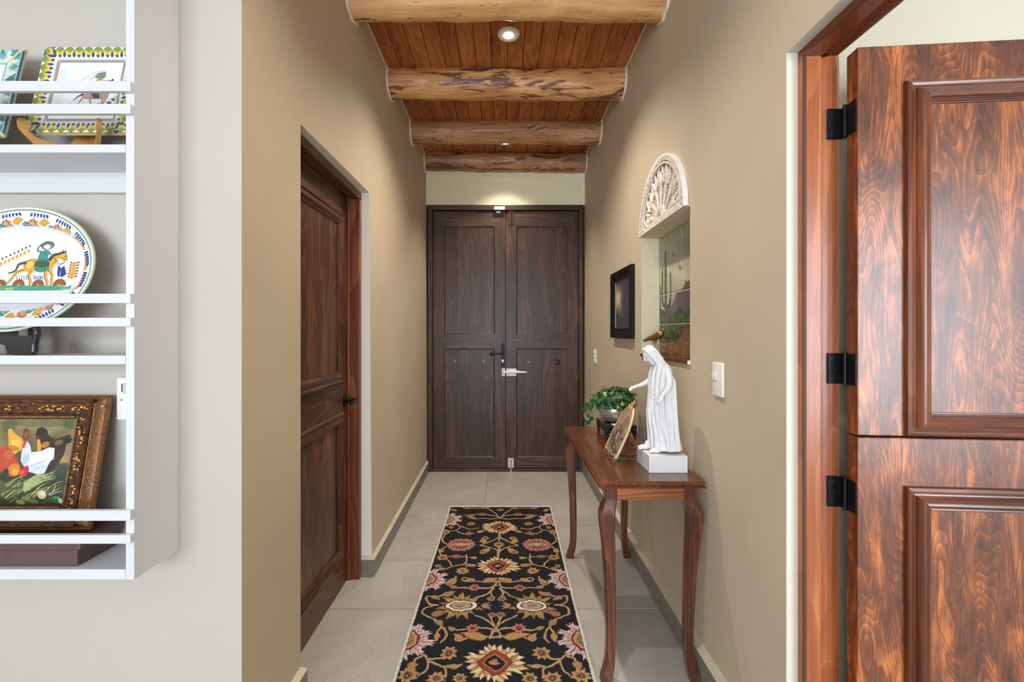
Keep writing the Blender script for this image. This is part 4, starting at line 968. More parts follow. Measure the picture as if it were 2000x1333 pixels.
for m in leaf_m:
    b = B(); c = b.verts.new((0, 0.35, 0.06)); vs = [b.verts.new((x, y, -0.10*abs(x)-0.08*y*y)) for x, y in lob]
    for i in range(len(vs)): b.faces.new((c, vs[i], vs[(i+1) % len(vs)]))
    bmesh.ops.recalc_face_normals(b, faces=b.faces)
    me = bpy.data.meshes.new('leaf'); b.to_mesh(me); b.free(); me.materials.append(m); me.shade_smooth(); lms.append(me)
pr = random.Random(11); stems = B(); cx_, cy_, cz_ = 0.632, 2.585, rz+0.092
mass = []
def place_leaf(p, sz, mi, outward, asobj):
    d = Vector(outward)+Vector((pr.uniform(-.6, .6), pr.uniform(-.6, .6), pr.uniform(-.2, .7))); d.normalize()
    yv = Vector((pr.uniform(-1, 1), pr.uniform(-1, 1), pr.uniform(-0.9, 0.2))); yv = (yv-d*yv.dot(d)).normalized(); xv = yv.cross(d)
    M = Matrix((xv, yv, d)).transposed().to_4x4(); M.translation = p
    M = M @ Matrix.Scale(sz, 4)
    if asobj:
        o = bpy.data.objects.new('leaf', lms[mi]); COL.objects.link(o); o.parent = IT; o.matrix_local = wmat(IT).inverted() @ M
    else: mass.append((M, mi))
nl = 0
def okp(p): return p.x < XR-0.03
for k in range(760):
    a = pr.uniform(0, 2*PI); e = pr.uniform(0, 1)**0.7; u = pr.uniform(0.55, 1.0)
    rr = 0.115*u*math.sin(e*PI/2*1.05); h = 0.088*u*math.cos(e*PI/2*1.05)+0.012
    p = Vector((cx_+rr*1.12*math.cos(a), cy_+rr*math.sin(a), cz_+0.002+h-0.012*(e > 0.9)))
    if not okp(p): continue
    mi = pr.choices([0, 1, 2, 3], [0.42, 0.40, 0.14, 0.04])[0]
    vis = u > 0.80 and (p.y < cy_+0.06) and nl < 215
    place_leaf(p, pr.uniform(0.019, 0.030), mi, (rr*math.cos(a)*8, rr*math.sin(a)*8-0.2, h*8), vis); nl += vis
for (dx, dy, n, drop) in ((-0.155, -0.01, 12, 0.115), (-0.165, 0.03, 10, 0.06), (-0.145, -0.03, 12, 0.10), (-0.17, 0.0, 9, 0.085), (0.09, -0.06, 7, 0.05), (0.07, -0.10, 6, 0.06)):
    path = [Vector((cx_+dx*0.35, cy_+dy*0.35, cz_+0.03)), Vector((cx_+dx*0.75, cy_+dy*0.75, cz_+0.03)), Vector((cx_+dx, cy_+dy, cz_-drop*0.35)), Vector((cx_+dx*1.02, cy_+dy*1.05, cz_-drop))]
    sp = spline(path, 6); tube(stems, sp, 0.0013, 5)
    for q in range(n):
        p = sp[min(int((0.25+0.75*q/n)*len(sp)), len(sp)-1)]+Vector((pr.uniform(-.012, .012), pr.uniform(-.012, .012), pr.uniform(-.008, .008)))
        mi = pr.choices([0, 1, 2, 3], [0.40, 0.35, 0.13, 0.12])[0]; place_leaf(p, pr.uniform(0.018, 0.03), mi, (dx*4, dy*4-0.4, 0.4), True)
for k in range(14):
    a = pr.uniform(0, 6.28); r = pr.uniform(0.02, 0.09); p = Vector((cx_+r*math.cos(a), cy_+r*math.sin(a), cz_+0.085+pr.uniform(0, 0.012)))
    if okp(p): place_leaf(p, pr.uniform(0.02, 0.028), pr.choice([1, 2]), (0, -0.3, 0.6), True); tube(stems, [(cx_+r*0.4*math.cos(a), cy_+r*0.4*math.sin(a), cz_), p], 0.0012, 5)
obj('stems', stems, leaf_m[1], IT, True)
b = B(); me = bpy.data.meshes.new('foliage'); b.free()
vs, fs, mi_ = [], [], []
for M, mi in mass:
    o0 = len(vs); src = lms[mi]; vs += [tuple(M @ v.co) for v in src.vertices]; fs += [tuple(o0+i for i in p.vertices) for p in src.polygons]; mi_ += [mi]*len(src.polygons)
me.from_pydata(vs, [], fs)
for m in leaf_m: me.materials.append(m)
me.polygons.foreach_set('material_index', mi_); me.shade_smooth()
fo = link_mesh('foliage', me, None, IT); fo['kind'] = 'stuff'
# ribbed glass behind the statue
gm, nt, bs = newmat('clear_ribbed_glass'); bs.inputs['Base Color'].default_value = (0.93, 0.95, 0.94, 1); bs.inputs['Transmission Weight'].default_value = 1.0; bs.inputs['Roughness'].default_value = 0.05; bs.inputs['IOR'].default_value = 1.45
def ribbed(b, prof, c, n=96, k=16, amp=0.06):
    rings = []
    for r, h in prof: rings.append([(c[0]+r*(1+amp*math.cos(k*2*PI*i/n))*math.cos(2*PI*i/n), c[1]+r*(1+amp*math.cos(k*2*PI*i/n))*math.sin(2*PI*i/n), c[2]+h) for i in range(n)])
    loft(b, rings)
b = B(); ribbed(b, [(0.030, 0.0), (0.034, 0.01), (0.036, 0.06), (0.031, 0.11), (0.034, 0.148), (0.032, 0.148), (0.029, 0.11), (0.0335, 0.06), (0.031, 0.014), (0.005, 0.012)], (0.736, 2.35, tz+0.0008))
for v in b.verts: v.co -= Vector((0.736, 2.35, tz))
o = obj('glass_vase', b, gm, None, True, 60); o.location = (0.736, 2.35, tz); tag(o, 'clear ribbed glass vase mostly hidden behind the white statue', 'vase')

# ------------------------------------------------------------------ runner rug
RX0, RX1, RY0, RY1 = -0.412, 0.354, 1.02, 3.525; MX = (RX0+RX1)/2
cv = Canvas(RX0, RX1, RY0, RY1, 0.0022, (10, 13, 20))
K = 3.573
def W2(cx, cy):
    px, py = 760+cx/K, 960+cy/K; s = (py-650)/EYE
    return ((px-983)/s, F/s)
GO, TA_, CR, RU, PK, DK, BR = (176, 134, 84), (158, 122, 86), (222, 200, 162), (126, 62, 46), (196, 170, 162), (14, 16, 21), (120, 84, 52)
def both(fn, p, *a):
    """draw at p and at its mirror image about the middle line"""
    for s in (1, -1): fn(p if s == 1 else (2*MX-p[0], p[1]), s, *a)
def rosette(p, r, c1, c2, n=8):
    for k in range(n): cv.petal(p, 2*PI*k/n+0.3, r, r*0.62, c1, True)
    cv.blob(p, r*0.42, r*0.42, 0, c2, True); cv.blob(p, r*0.22, r*0.22, 0, DK, True); cv.blob(p, r*0.13, r*0.13, 0, c1, True)
def palmette(p, R):
    for k in range(12):
        a = 2*PI*k/12+PI/12; l = R*(1.02 if k % 2 else 0.88)*(1.16 if abs(math.cos(a)) > 0.9 else 0.96)*rng.uniform(0.94, 1.05)
        cv.petal(p, a, l, R*0.60, BR, True); cv.petal(p, a, l*0.96, R*0.52, [CR, (206, 172, 122)][k % 2], True)
        cv.petal((p[0]+0.45*l*math.cos(a), p[1]+0.45*l*math.sin(a)), a+0.25, l*0.42, R*0.16, TA_, True)
        for d in (-0.35, 0.35): cv.petal((p[0]+0.55*l*math.cos(a+d*0.5), p[1]+0.55*l*math.sin(a+d*0.5)), a+d, l*0.36, R*0.15, [GO, CR][k % 2], True)
    dia = lambda r: [(p[0]+r*math.cos(t)/(abs(math.cos(t))+abs(math.sin(t)))**0.85, p[1]+r*1.08*math.sin(t)/(abs(math.cos(t))+abs(math.sin(t)))**0.85) for t in np.linspace(0, 2*PI, 40)]
    cv.poly(dia(R*0.60), (112, 46, 28), True); cv.poly(dia(R*0.53), (140, 68, 46), True); cv.poly(dia(R*0.40), (186, 124, 92), True); cv.poly(dia(R*0.35), DK, True)
    cv.petal((p[0]-R*0.2, p[1]-R*0.02), 0, R*0.4, R*0.17, GO, True); cv.blob((p[0], p[1]+R*0.06), R*0.11, R*0.09, 0, TA_, True)
def lily(p, s, R):                                          # rust flower lying on its side
    n = 15
    for k in range(n):
        a = 2*PI*k/n; q = (p[0]+R*0.66*math.cos(a), p[1]+R*0.60*math.sin(a))
        cv.blob(q, R*0.30, R*0.22, a, (138, 74, 58), True); cv.blob((p[0]+R*0.72*math.cos(a), p[1]+R*0.66*math.sin(a)), R*0.19, R*0.12, a, (190, 146, 126), True)
        cv.stroke([(p[0]+R*0.40*math.cos(a), p[1]+R*0.4*math.sin(a)), (p[0]+R*0.85*math.cos(a), p[1]+R*0.8*math.sin(a))], R*0.05, (120, 42, 30), raw=True)
    for f, c in ((0.62, (206, 176, 156)), (0.46, DK), (0.38, (190, 168, 146))):
        cv.poly([(p[0]+R*f*t, p[1]+R*f*0.55*h) for t, h in ((-1.1, 0), (-.6, .55), (0, .8), (.6, .55), (1.1, 0), (.6, -.55), (0, -.8), (-.6, -.55))], c, True)
    cv.stroke([(p[0]-R*0.25, p[1]), (p[0]+R*0.25, p[1])], R*0.06, (150, 120, 100), raw=True)
def goldbloom(p, s, R):
    for k in range(14):
        a = 2*PI*k/14+0.2; cv.petal(p, a, R*(1.0 if k % 2 else 0.84), R*0.36, BR, True); cv.petal(p, a, R*(0.96 if k % 2 else 0.8), R*0.29, [(164, 126, 72), (184, 144, 88)][k % 2], True)
        cv.stroke([p, (p[0]+R*0.85*math.cos(a), p[1]+R*0.85*math.sin(a))], R*0.03, (112, 84, 48), raw=True)
    sgn = s
    for f, c in ((0.60, DK), (0.54, (226, 214, 190)), (0.40, DK), (0.36, (176, 152, 124)), (0.2, (146, 120, 92))):
        cv.poly([(p[0]+R*f*x*sgn, p[1]+R*f*0.66*y) for x, y in [(1.25*math.cos(t) if math.cos(t) > 0 else math.cos(t), math.sin(t)*(1+0.08*math.cos(9*t))) for t in np.linspace(0, 2*PI, 40)]], c, True)
    q = (p[0]+R*1.0*sgn, p[1])
    for a in (-0.5, 0, 0.5): cv.petal((q[0]-R*0.15*sgn, q[1]), (0 if sgn > 0 else PI)+a, R*0.46, R*0.16, TA_, True)
def edgebloom(p, s, R):
    q = (p[0]-s*R*0.12, p[1]-R*0.08)
    for k in range(12):
        a = -PI*0.60+PI*1.2*k/11; l = R*(1.12 if k % 2 else 0.90)*rng.uniform(0.92, 1.06); a2 = a if s > 0 else PI-a
        cv.petal(q, a2, l, R*0.42, (140, 112, 106), True); cv.petal(q, a2, l*0.95, R*0.34, PK, True)
        for d in (-0.4, 0.4): cv.petal((q[0]+0.6*l*math.cos(a2), q[1]+0.6*l*math.sin(a2)), a2+d, l*0.38, R*0.13, (212, 186, 176), True)
        cv.stroke([(q[0]+0.5*l*math.cos(a2), q[1]+0.5*l*math.sin(a2)), (q[0]+0.8*l*math.cos(a2), q[1]+0.8*l*math.sin(a2))], R*0.035, (112, 60, 60), raw=True)
    arc = lambda f, n=9: [(q[0]+s*R*f*math.cos(t)*0.9, q[1]+R*f*1.15*math.sin(t)+R*0.05*math.sin(t*7)) for t in np.linspace(-1.5, 1.5, n)]
    cv.poly(arc(0.50), (170, 140, 132), True); cv.curve(arc(0.46), R*0.11, (108, 34, 36), R*0.07, True); cv.curve(arc(0.40), R*0.04, (206, 160, 140), R*0.04, True)
    cv.poly(arc(0.34), (152, 122, 86), True); cv.curve(arc(0.2), R*0.05, (112, 84, 56), R*0.04, True)
def vine(pts, w=0.0125, c=TA_):
    P = [W2(*q) for q in pts]
    for s in (1, -1):
        Q = [(x if s == 1 else 2*MX-x, y) for x, y in P]; cv.curve(Q, w, c, w*0.85, True); cv.curve(Q, w*0.35, (196, 162, 118), w*0.25, True)
for v in ([(766, 330), (700, 365), (635, 388)], [(770, 440), (735, 415), (680, 398), (630, 392)], [(765, 200), (735, 165), (690, 135), (630, 130), (560, 128)], [(765, 190), (705, 178), (620, 172), (560, 175)], [(765, 195), (720, 205), (660, 200), (590, 205)],
          [(768, 300), (768, 330), (768, 360)], [(768, 400), (770, 470)], [(400, 385), (372, 360), (375, 330), (410, 295), (470, 280), (490, 260), (470, 240)], [(490, 255), (560, 275), (620, 268)], [(470, 290), (520, 310), (560, 290)],
          [(395, 400), (360, 430), (360, 470)], [(540, 455), (545, 490), (520, 520), (440, 540), (400, 555)], [(440, 540), (430, 510), (405, 490)], [(520, 520), (600, 525)], [(540, 470), (490, 470), (455, 460)],
          [(755, 640), (730, 690), (680, 735), (610, 760)], [(750, 670), (700, 690), (600, 690), (520, 688), (470, 690)], [(752, 640), (690, 650), (600, 640), (520, 640), (525, 620), (560, 622)], [(740, 690), (715, 720), (720, 760)],
          [(345, 810), (300, 805), (265, 775), (280, 745), (340, 760), (400, 720)], [(310, 815), (260, 830), (245, 870), (290, 895), (350, 920)], [(330, 760), (360, 745), (395, 740)], [(470, 610), (460, 650), (420, 670), (385, 640)],
          [(785, 1040), (760, 980), (690, 920), (610, 880)], [(770, 1000), (700, 975), (600, 972), (500, 985), (430, 975)], [(775, 1040), (690, 1030), (600, 1020), (500, 1060), (470, 1040), (500, 1025)], [(740, 950), (720, 910), (725, 880)],
          [(330, 920), (390, 980), (405, 1040), (375, 1070)], [(370, 970), (345, 1000), (345, 1025)], [(240, 1150), (285, 1195), (270, 1260), (210, 1310)], [(285, 1190), (350, 1185), (420, 1160)], [(290, 1200), (360, 1240), (400, 1260), (400, 1320)], [(390, 1250), (450, 1245), (515, 1235)], [(240, 1170), (190, 1190), (180, 1230)]):
    vine(v)
lf_ = lambda cx, cy, a, l, w, c=GO: both(lambda p, s: (cv.petal(p, a if s > 0 else PI-a, l, w*1.25, BR, True), cv.petal(p, a if s > 0 else PI-a, l*0.95, w, c, True)), W2(cx, cy))
for q in ((610, 300, 0.6, .07, .03), (640, 350, -0.9, .08, .04), (655, 437, 0.9, .075, .04), (615, 480, 2.9, .05, .03), (660, 640, 0.3, .09, .04), (600, 625, -2.6, .07, .03), (690, 1040, 2.9, .13, .045), (520, 1050, 2.4, .06, .025), (395, 745, 0.7, .07, .035, TA_), (300, 745, -0.6, .07, .03, TA_),
          (300, 880, 0.4, .08, .04, (150, 110, 92)), (345, 920, -0.9, .05, .03, TA_), (350, 1010, -1.6, .055, .03), (415, 660, 1.1, .07, .03), (385, 305, 2.4, .06, .04), (520, 310, 0.2, .08, .035, (150, 96, 72)), (500, 470, 3.0, .08, .035, (150, 96, 72)), (370, 440, 2.0, .06, .035), (385, 545, -2.2, .05, .03, TA_), (610, 535, 3.1, .08, .02),
          (590, 180, 3.14, .10, .022, TA_), (600, 200, 2.7, .09, .03), (560, 130, 2.8, .10, .03, TA_), (640, 130, 0.4, .09, .03, TA_), (470, 150, 2.4, .08, .03, TA_), (520, 120, 0.2, .07, .03, TA_), (470, 985, 2.6, .05, .03, TA_), (500, 1245, 3.1, .07, .02), (190, 1210, -1.9, .05, .035, TA_), (480, 690, 2.7, .05, .028, TA_), (430, 255, -1.6, .05, .03, TA_), (410, 300, 2.2, .06, .035)): lf_(*q)
for cx, cy, r, c1, c2 in ((645, 172, .034, (176, 108, 84), RU), (600, 688, .034, (172, 114, 96), RU), (590, 972, .037, (184, 112, 88), RU), (568, 238, .034, GO, BR), (515, 570, .04, GO, TA_), (425, 1148, .043, GO, BR), (668, 340, .03, GO, BR), (655, 437, .03, GO, BR), (375, 475, .04, GO, BR), (395, 300, .03, GO, BR), (718, 765, .026, TA_, BR), (722, 880, .026, TA_, BR), (140, 1305, .045, GO, BR), (340, 1325, .04, GO, BR), (345, 535, .022, GO, BR), (500, 1325, .035, GO, BR)):
    both(lambda p, s: rosette(p, r, c1, c2), W2(cx, cy))
rosette((MX, W2(768, 385)[1]), 0.042, GO, BR)
both(lambda p, s: lily(p, s, 0.098), W2(500, 385))
both(lambda p, s: goldbloom(p, s, 0.125), W2(500, 815))
for cy in (205, 625, 1045): both(lambda p, s: edgebloom((RX0+0.01 if s > 0 else RX1-0.01, p[1]), s, 0.115), W2(300, cy))
for cy, R in ((262, 0.118), (535, 0.118), (1215, 0.125)): palmette((MX, W2(768, cy)[1]), R)
rosette((MX, W2(768, 140)[1]), 0.03, TA_, BR)
palmette((MX, 1.25), 0.12); both(lambda p, s: lily(p, s, 0.1), (MX-0.22, 1.5)); both(lambda p, s: edgebloom((RX0+0.01 if s > 0 else RX1-0.01, p[1]), s, 0.115), (0, 1.35))
cv.stroke([(RX0, RY1-0.004), (RX1, RY1-0.004)], 0.022, DK, raw=True)
UU, VV = np.meshgrid(RX0+np.arange(cv.W)*cv.px, RY0+np.arange(cv.H)*cv.px)
cv.a = cv.at(UU+0.0045*fbm(UU, VV, 55, 31, 3), VV+0.0045*fbm(UU, VV, 55, 32, 3))
lum = cv.a.mean(-1)
cv.a *= (1+rng.normal(0, 0.10, lum.shape))[..., None]
RG = thing('runner_rug', (MX, 2.27, 0), 'black runner rug with gold and rust flowers and a white edge', 'rug')
uu, vv = np.meshgrid(RX0+np.arange(cv.W)*cv.px, RY0+np.arange(cv.H)*cv.px)
wob = 0.006*np.sin(vv*2.1+0.5)
edge_d = np.minimum(np.minimum(uu-RX0, RX1-uu), np.minimum(vv-RY0, RY1-vv))
hh = 0.0105+np.clip(lum-60, 0, 120)/120*0.0014+rng.normal(0, 0.00035, lum.shape)-0.009*np.clip(1-edge_d/0.006, 0, 1)**2
grid_mesh('pile', np.stack([uu+wob, vv, hh], -1), cv.a, painted('wool_pile', 0.95, 0.0, 0.5, 900, 0.18), RG)
b = B(); er = random.Random(5)
def yarn(p0, p1, n):
    pts = []
    for k in range(n+1):
        t = k/n; x = p0[0]+(p1[0]-p0[0])*t; y = p0[1]+(p1[1]-p0[1])*t
        pts.append((x+0.006*math.sin(y*2.1+0.5)+er.uniform(-.0012, .0012), y+er.uniform(-.0012, .0012), 0.0085+er.uniform(-.001, .001)))
    tube(b, pts, [er.uniform(0.0066, 0.0088) for _ in pts], 8)
yarn((RX0-0.006, RY0), (RX0-0.006, RY1+0.004), 420); yarn((RX1+0.006, RY0), (RX1+0.006, RY1+0.004), 420); yarn((RX0-0.006, RY1+0.003), (RX1+0.006, RY1+0.003), 120); yarn((RX0-0.006, RY0), (RX1+0.006, RY0), 60)
tag(obj('binding', b, plain('cream_wool_binding', (206, 200, 188), 0.95, var=0.12, nscale=240, bmp=0.8), RG, True, 80), 'cream wool binding round the edge')

# ------------------------------------------------------------------ white plate rack with what stands on it
RK = thing('plate_rack', (-1.4, 1.23, 0.7335), 'white wall-hung plate rack with three shelves and guard slats', 'plate rack')
rx0, rx1, ry0, ry1 = -1.95, -0.935, 1.153, YF-0.0005
obj('side_panel', box(B(), rx1-0.0215, rx1, ry0, ry1, 0.7335, 2.45, 0.0006, 1), white_paint, RK); obj('side_panel', box(B(), rx0, rx0+0.0215, ry0, ry1, 0.7335, 2.45, 0.0006, 1), white_paint, RK)
SH = [(0.7335, 0.7595), (1.2796, 1.3016), (1.8165, 1.837), (2.40, 2.4215)]
for z0, z1 in SH: obj('shelf_board', box(B(), rx0+0.022, rx1-0.022, ry0, ry1, z0, z1, 0.0006, 1), white_paint, RK)
obj('back_rail', box(B(), rx0+0.022, rx1-0.022, ry1-0.018, ry1, 1.759, 1.8163), white_paint, RK)
for z0, z1 in ((1.966, 1.9915), (1.9094, 1.934), (1.434, 1.4575), (1.3754, 1.397), (0.8876, 0.913), (0.830, 0.8516)):
    obj('guard_slat', box(B(), rx0, rx1, ry0-0.012, ry0-0.0003, z0, z1, 0.0006, 1), white_paint, RK)
# wall socket behind the rack
T = thing('wall_socket', (-1.072, YF, 1.17), 'white wall socket plate half hidden behind the rack upright', 'socket')
obj('plate', box(B(), -1.110, -1.034, YF-0.008, YF-0.0003, 1.109, 1.231, 0.003, 2), white_plastic, T)
b = B(); box(b, -1.091, -1.053, YF-0.0095, YF-0.008, 1.185, 1.215, 0.001, 1); obj('insert', b, plain('plate_grey_line', (200, 198, 194), 0.5), T)
b = B(); box(b, -1.0945, -1.0925, YF-0.0098, YF-0.008, 1.19, 1.213); box(b, -1.096, -1.092, YF-0.0098, YF-0.008, 1.165, 1.168); obj('slots', b, plain('slot_dark', (70, 70, 74), 0.6), T)
m_maj = painted('tin_glaze', 0.18, 0.5)
BL, TE, YE_, OG, WH, GN, INK = (32, 62, 140), (56, 138, 132), (226, 164, 44), (206, 130, 66), (238, 236, 238), (74, 130, 74), (38, 34, 40)
def square_plate(x0, x1, yb, yt, zb, zt, cv, label, name='square_plate'):
    T = thing(name, ((x0+x1)/2, yb, zb), label, 'plate', 'square painted plates on the upper shelf')
    n = 230; s = np.linspace(0, 1, n); uu, vv = np.meshgrid(s, s)
    e = np.minimum(np.minimum(uu, 1-uu), np.minimum(vv, 1-vv))*(x1-x0)
    dep = np.interp(e, [0, 0.003, 0.006, 0.05, 0.062, 0.066, 0.2], [-0.004, 0.0, 0.001, -0.006, -0.014, -0.017, -0.018])
    nv = np.array([0, -(zt-zb), (yt-yb)]); nv = nv/np.linalg.norm(nv)
    P = np.stack([x0+(x1-x0)*uu, yb+(yt-yb)*vv, zb+(zt-zb)*vv], -1)+dep[..., None]*nv
    grid_mesh('face', P, cv.at(uu*(x1-x0), vv*0.275), m_maj, T)
    b = B(); back = P - nv*0.004
    ring = [(0, 0), (n-1, 0), (n-1, n-1), (0, n-1)]
    def Q(u, v, d): return Vector((x0+(x1-x0)*u, yb+(yt-yb)*v, zb+(zt-zb)*v))+Vector(nv)*d
    loft(b, [[Q(u, v, -0.0035) for u, v in ((0, 0), (1, 0), (1, 1), (0, 1))], [Q(u, v, -0.009) for u, v in ((0.001, 0.001), (0.999, 0.001), (0.999, 0.999), (0.001, 0.999))], [Q(u, v, -0.024) for u, v in ((0.22, 0.22), (0.78, 0.22), (0.78, 0.78), (0.22, 0.78))]], 'end')
    obj('back', b, plain('cream_glaze', (226, 222, 206), 0.25, coat=0.4), T); return T
# plate with a rider: crop coordinates of the photograph's plate
cv = Canvas(0, 0.273, 0, 0.275, 0.0009, WH); sc_ = 0.273/1270
def TPl(p):
    t = (p[1]-65)/1085; return ((p[0]-(552-262*t))*sc_, 0.275*(1-t))
cv.T = TPl; cv.k = sc_
cv.a[:] = (238, 234, 222)
W_, H_ = 0.273, 0.275
for (a_, c_) in (((0, 0, W_, H_), (190, 150, 80)), ((0.004, 0.004, W_-0.004, H_-0.004), (240, 234, 216))): cv.poly([(a_[0], a_[1]), (a_[2], a_[1]), (a_[2], a_[3]), (a_[0], a_[3])], c_, True)
def fruit(p, ang, L, W):
    cv.petal((p[0]-0.002*math.cos(ang), p[1]-0.002*math.sin(ang)), ang, L*1.06, W*1.1, (70, 54, 34), True, 0.9); cv.petal(p, ang, L, W, (226, 196, 60), True, 0.9); cv.petal(p, ang, L*0.62, W*0.78, (120, 154, 62), True, 0.8)
for k in range(10):
    x = 0.020+0.0265*k
    for (p, a) in (((x, H_-0.005), -PI/2), ((x, 0.005), PI/2)): fruit(p, a, 0.024, 0.023)
    for (p, a) in (((0.005, 0.020+0.0265*k), 0), ((W_-0.005, 0.020+0.0265*k), PI)): fruit(p, a, 0.024, 0.023)
for k in range(11):
    x = 0.006+0.0265*k
    for (px_, py_, a) in ((x, H_-0.016, -PI/2), (x, 0.016, PI/2), (0.016, x, 0), (W_-0.016, x, PI)):
        ca, sa = math.cos(a), math.sin(a)
        cv.petal((px_, py_), a, 0.019, 0.009, (40, 74, 132), True, 1.2)
        for d in (-0.009, 0.009, 0.0135):
            cv.petal((px_+ca*0.010-sa*d, py_+sa*0.010+ca*d), a+0.5*(1 if d > 0 else -1), 0.010, 0.0036, (30, 48, 88), True)
cv.poly([(0.040, 0.040), (W_-0.040, 0.040), (W_-0.040, H_-0.040), (0.040, H_-0.040)], (120, 178, 186), True); cv.poly([(0.043, 0.043), (W_-0.043, 0.043), (W_-0.043, H_-0.043), (0.043, H_-0.043)], (236, 234, 230), True)
for s in (0.047,):
    pts = [(0.047, 0.047), (W_-0.047, 0.047), (W_-0.047, H_-0.047), (0.047, H_-0.047), (0.047, 0.047)]
    for i in range(4):
        a0, a1 = np.array(pts[i]), np.array(pts[i+1]); nn_ = 26
        for j in range(nn_): cv.blob(tuple(a0+(a1-a0)*(j+0.5)/nn_), 0.0042, 0.0042, 0, (176, 124, 108), True)
cv.poly([(0.0485, 0.0485), (W_-0.0485, 0.0485), (W_-0.0485, H_-0.0485), (0.0485, H_-0.0485)], (236, 236, 236), True)
HB = (176, 140, 128)
cv.curve([(890, 490), (1000, 410), (1150, 340), (1240, 325)], 4, (90, 100, 90)); cv.curve([(1030, 485), (1090, 410), (1160, 360), (1250, 340)], 5, (60, 70, 60))
cv.poly([(1120, 410), (1170, 350), (1230, 340), (1275, 330), (1270, 400), (1220, 430), (1170, 420)], (116, 138, 106)); cv.poly([(1130, 480), (1140, 440), (1190, 420), (1220, 450), (1200, 485)], (208, 176, 60)); cv.curve([(1135, 475), (1160, 430), (1230, 440), (1290, 450)], 5, INK)
cv.poly([(1230, 480), (1260, 450), (1330, 440), (1370, 420), (1375, 470), (1340, 500), (1300, 620), (1200, 640), (960, 640), (950, 560), (1100, 540)], (64, 58, 96))
cv.poly([(930, 640), (960, 580), (1120, 570), (1280, 590), (1300, 640), (1240, 680), (1000, 680)], HB)
cv.poly([(1060, 560), (1170, 560), (1180, 670), (1090, 670)], (60, 54, 84))
for q in ([(980, 650), (930, 700), (890, 770)], [(1080, 660), (1050, 700), (1075, 760)], [(1220, 650), (1210, 720), (1225, 770)], [(1280, 640), (1240, 700), (1225, 730)]): cv.curve(q, 34, HB, 14)
cv.curve([(960, 620), (900, 650), (840, 700)], 26, (66, 58, 88), 8)
for (x, y) in ((800, 770), (960, 770), (1140, 770), (1290, 740), (1350, 700), (1400, 690), (1180, 760)):
    for d in (-1.3, -0.7, 0, 0.7):
        p = TPl((x, y)); cv.petal(p, PI/2+d, 0.011, 0.0042, (44, 62, 92), True)
square_plate(-1.28, -1.007, 1.2145, 1.27, 1.8914, 2.16, cv, 'square plate with green fruit border and a horse rider, on a gold easel')
cv = Canvas(0, 0.273, 0, 0.275, 0.0012, (226, 232, 226))
cv.poly([(0, 0), (W_, 0), (W_, H_), (0, H_)], (44, 84, 100), True); cv.poly([(0.004, 0.004), (W_-0.004, 0.004), (W_-0.004, H_-0.004), (0.004, H_-0.004)], (214, 226, 216), True)
for k in range(7):
    x = 0.02+k*0.039
    for (px_, py_, a) in ((x, H_-0.006, -PI/2), (x, 0.006, PI/2), (0.006, x, 0), (W_-0.006, x, PI)):
        ca, sa = math.cos(a), math.sin(a); c = [(84, 158, 146), (58, 134, 96), (150, 196, 184)][k % 3]
        cv.poly([(px_-sa*-0.019, py_+ca*-0.019), (px_-sa*0.019, py_+ca*0.019), (px_+ca*0.034, py_+sa*0.034)], c, True)
        for d in (-0.5, -0.25, 0, 0.25, 0.5): cv.stroke([(px_, py_), (px_+0.026*math.cos(a+d), py_+0.026*math.sin(a+d))], 0.0014, (40, 92, 110), raw=True)
for p, q in (((0.044, 0.044), (0.0, 0.0)), ((W_-0.044, H_-0.044), (W_, H_)), ((W_-0.044, 0.044), (W_, 0)), ((0.044, H_-0.044), (0, H_))): cv.stroke([p, q], 0.007, (214, 206, 140), raw=True)
cv.poly([(0.044, 0.044), (W_-0.044, 0.044), (W_-0.044, H_-0.044), (0.044, H_-0.044)], (120, 176, 176), True); cv.poly([(0.048, 0.048), (W_-0.048, 0.048), (W_-0.048, H_-0.048), (0.048, H_-0.048)], (224, 222, 210), True); cv.poly([(0.054, 0.054), (W_-0.054, 0.054), (W_-0.054, H_-0.054), (0.054, H_-0.054)], (236, 238, 238), True)
square_plate(-1.592, -1.319, 1.20, 1.255, 1.8785, 2.145, cv, 'square plate with teal and green triangles border at the photo edge')
def gold_easel(xc, y_, z, label, w_=0.108):
    T = thing('plate_easel', (xc, y_, z), label, 'easel', 'gold plate easels on the upper shelf')
    prof = [(0.0, 0.070), (0.004, 0.078), (0.014, 0.080), (0.024, 0.074), (0.026, 0.060), (0.022, 0.050), (0.026, 0.042), (0.042, 0.034), (0.070, 0.032), (0.098, 0.034), (0.106, 0.045), (0.132, 0.12), (0.142, 0.12), (0.146, 0.02), (0.146, 0.0), (0.052, 0.0), (0.040, 0.006), (0.028, 0.022), (0.012, 0.040), (0.002, 0.054)]
    for s in (-1, 1):
        d = Vector((-s*0.74, 0.67, 0)).normalized(); nrm = Vector((d.y, -d.x, 0)); o_ = Vector((xc+s*w_, y_-0.036, z+0.0006))
        b = B(); prism(b, prof, lambda q: o_+d*q[0]+Vector((0, 0, q[1]))+nrm*q[2], -0.005, 0.005); obj('side_leg', b, gold_paint, T)
    b = B(); cyl(b, (xc, y_+0.066, z+0.02), 0.004, 0.12, 'Z', 12); obj('hinge_pin', b, gold_metal, T)
gold_easel(-1.152, 1.214, 1.837, 'gold wooden easel under the square rider plate')
gold_easel(-1.455, 1.20, 1.837, 'gold wooden easel under the teal square plate')

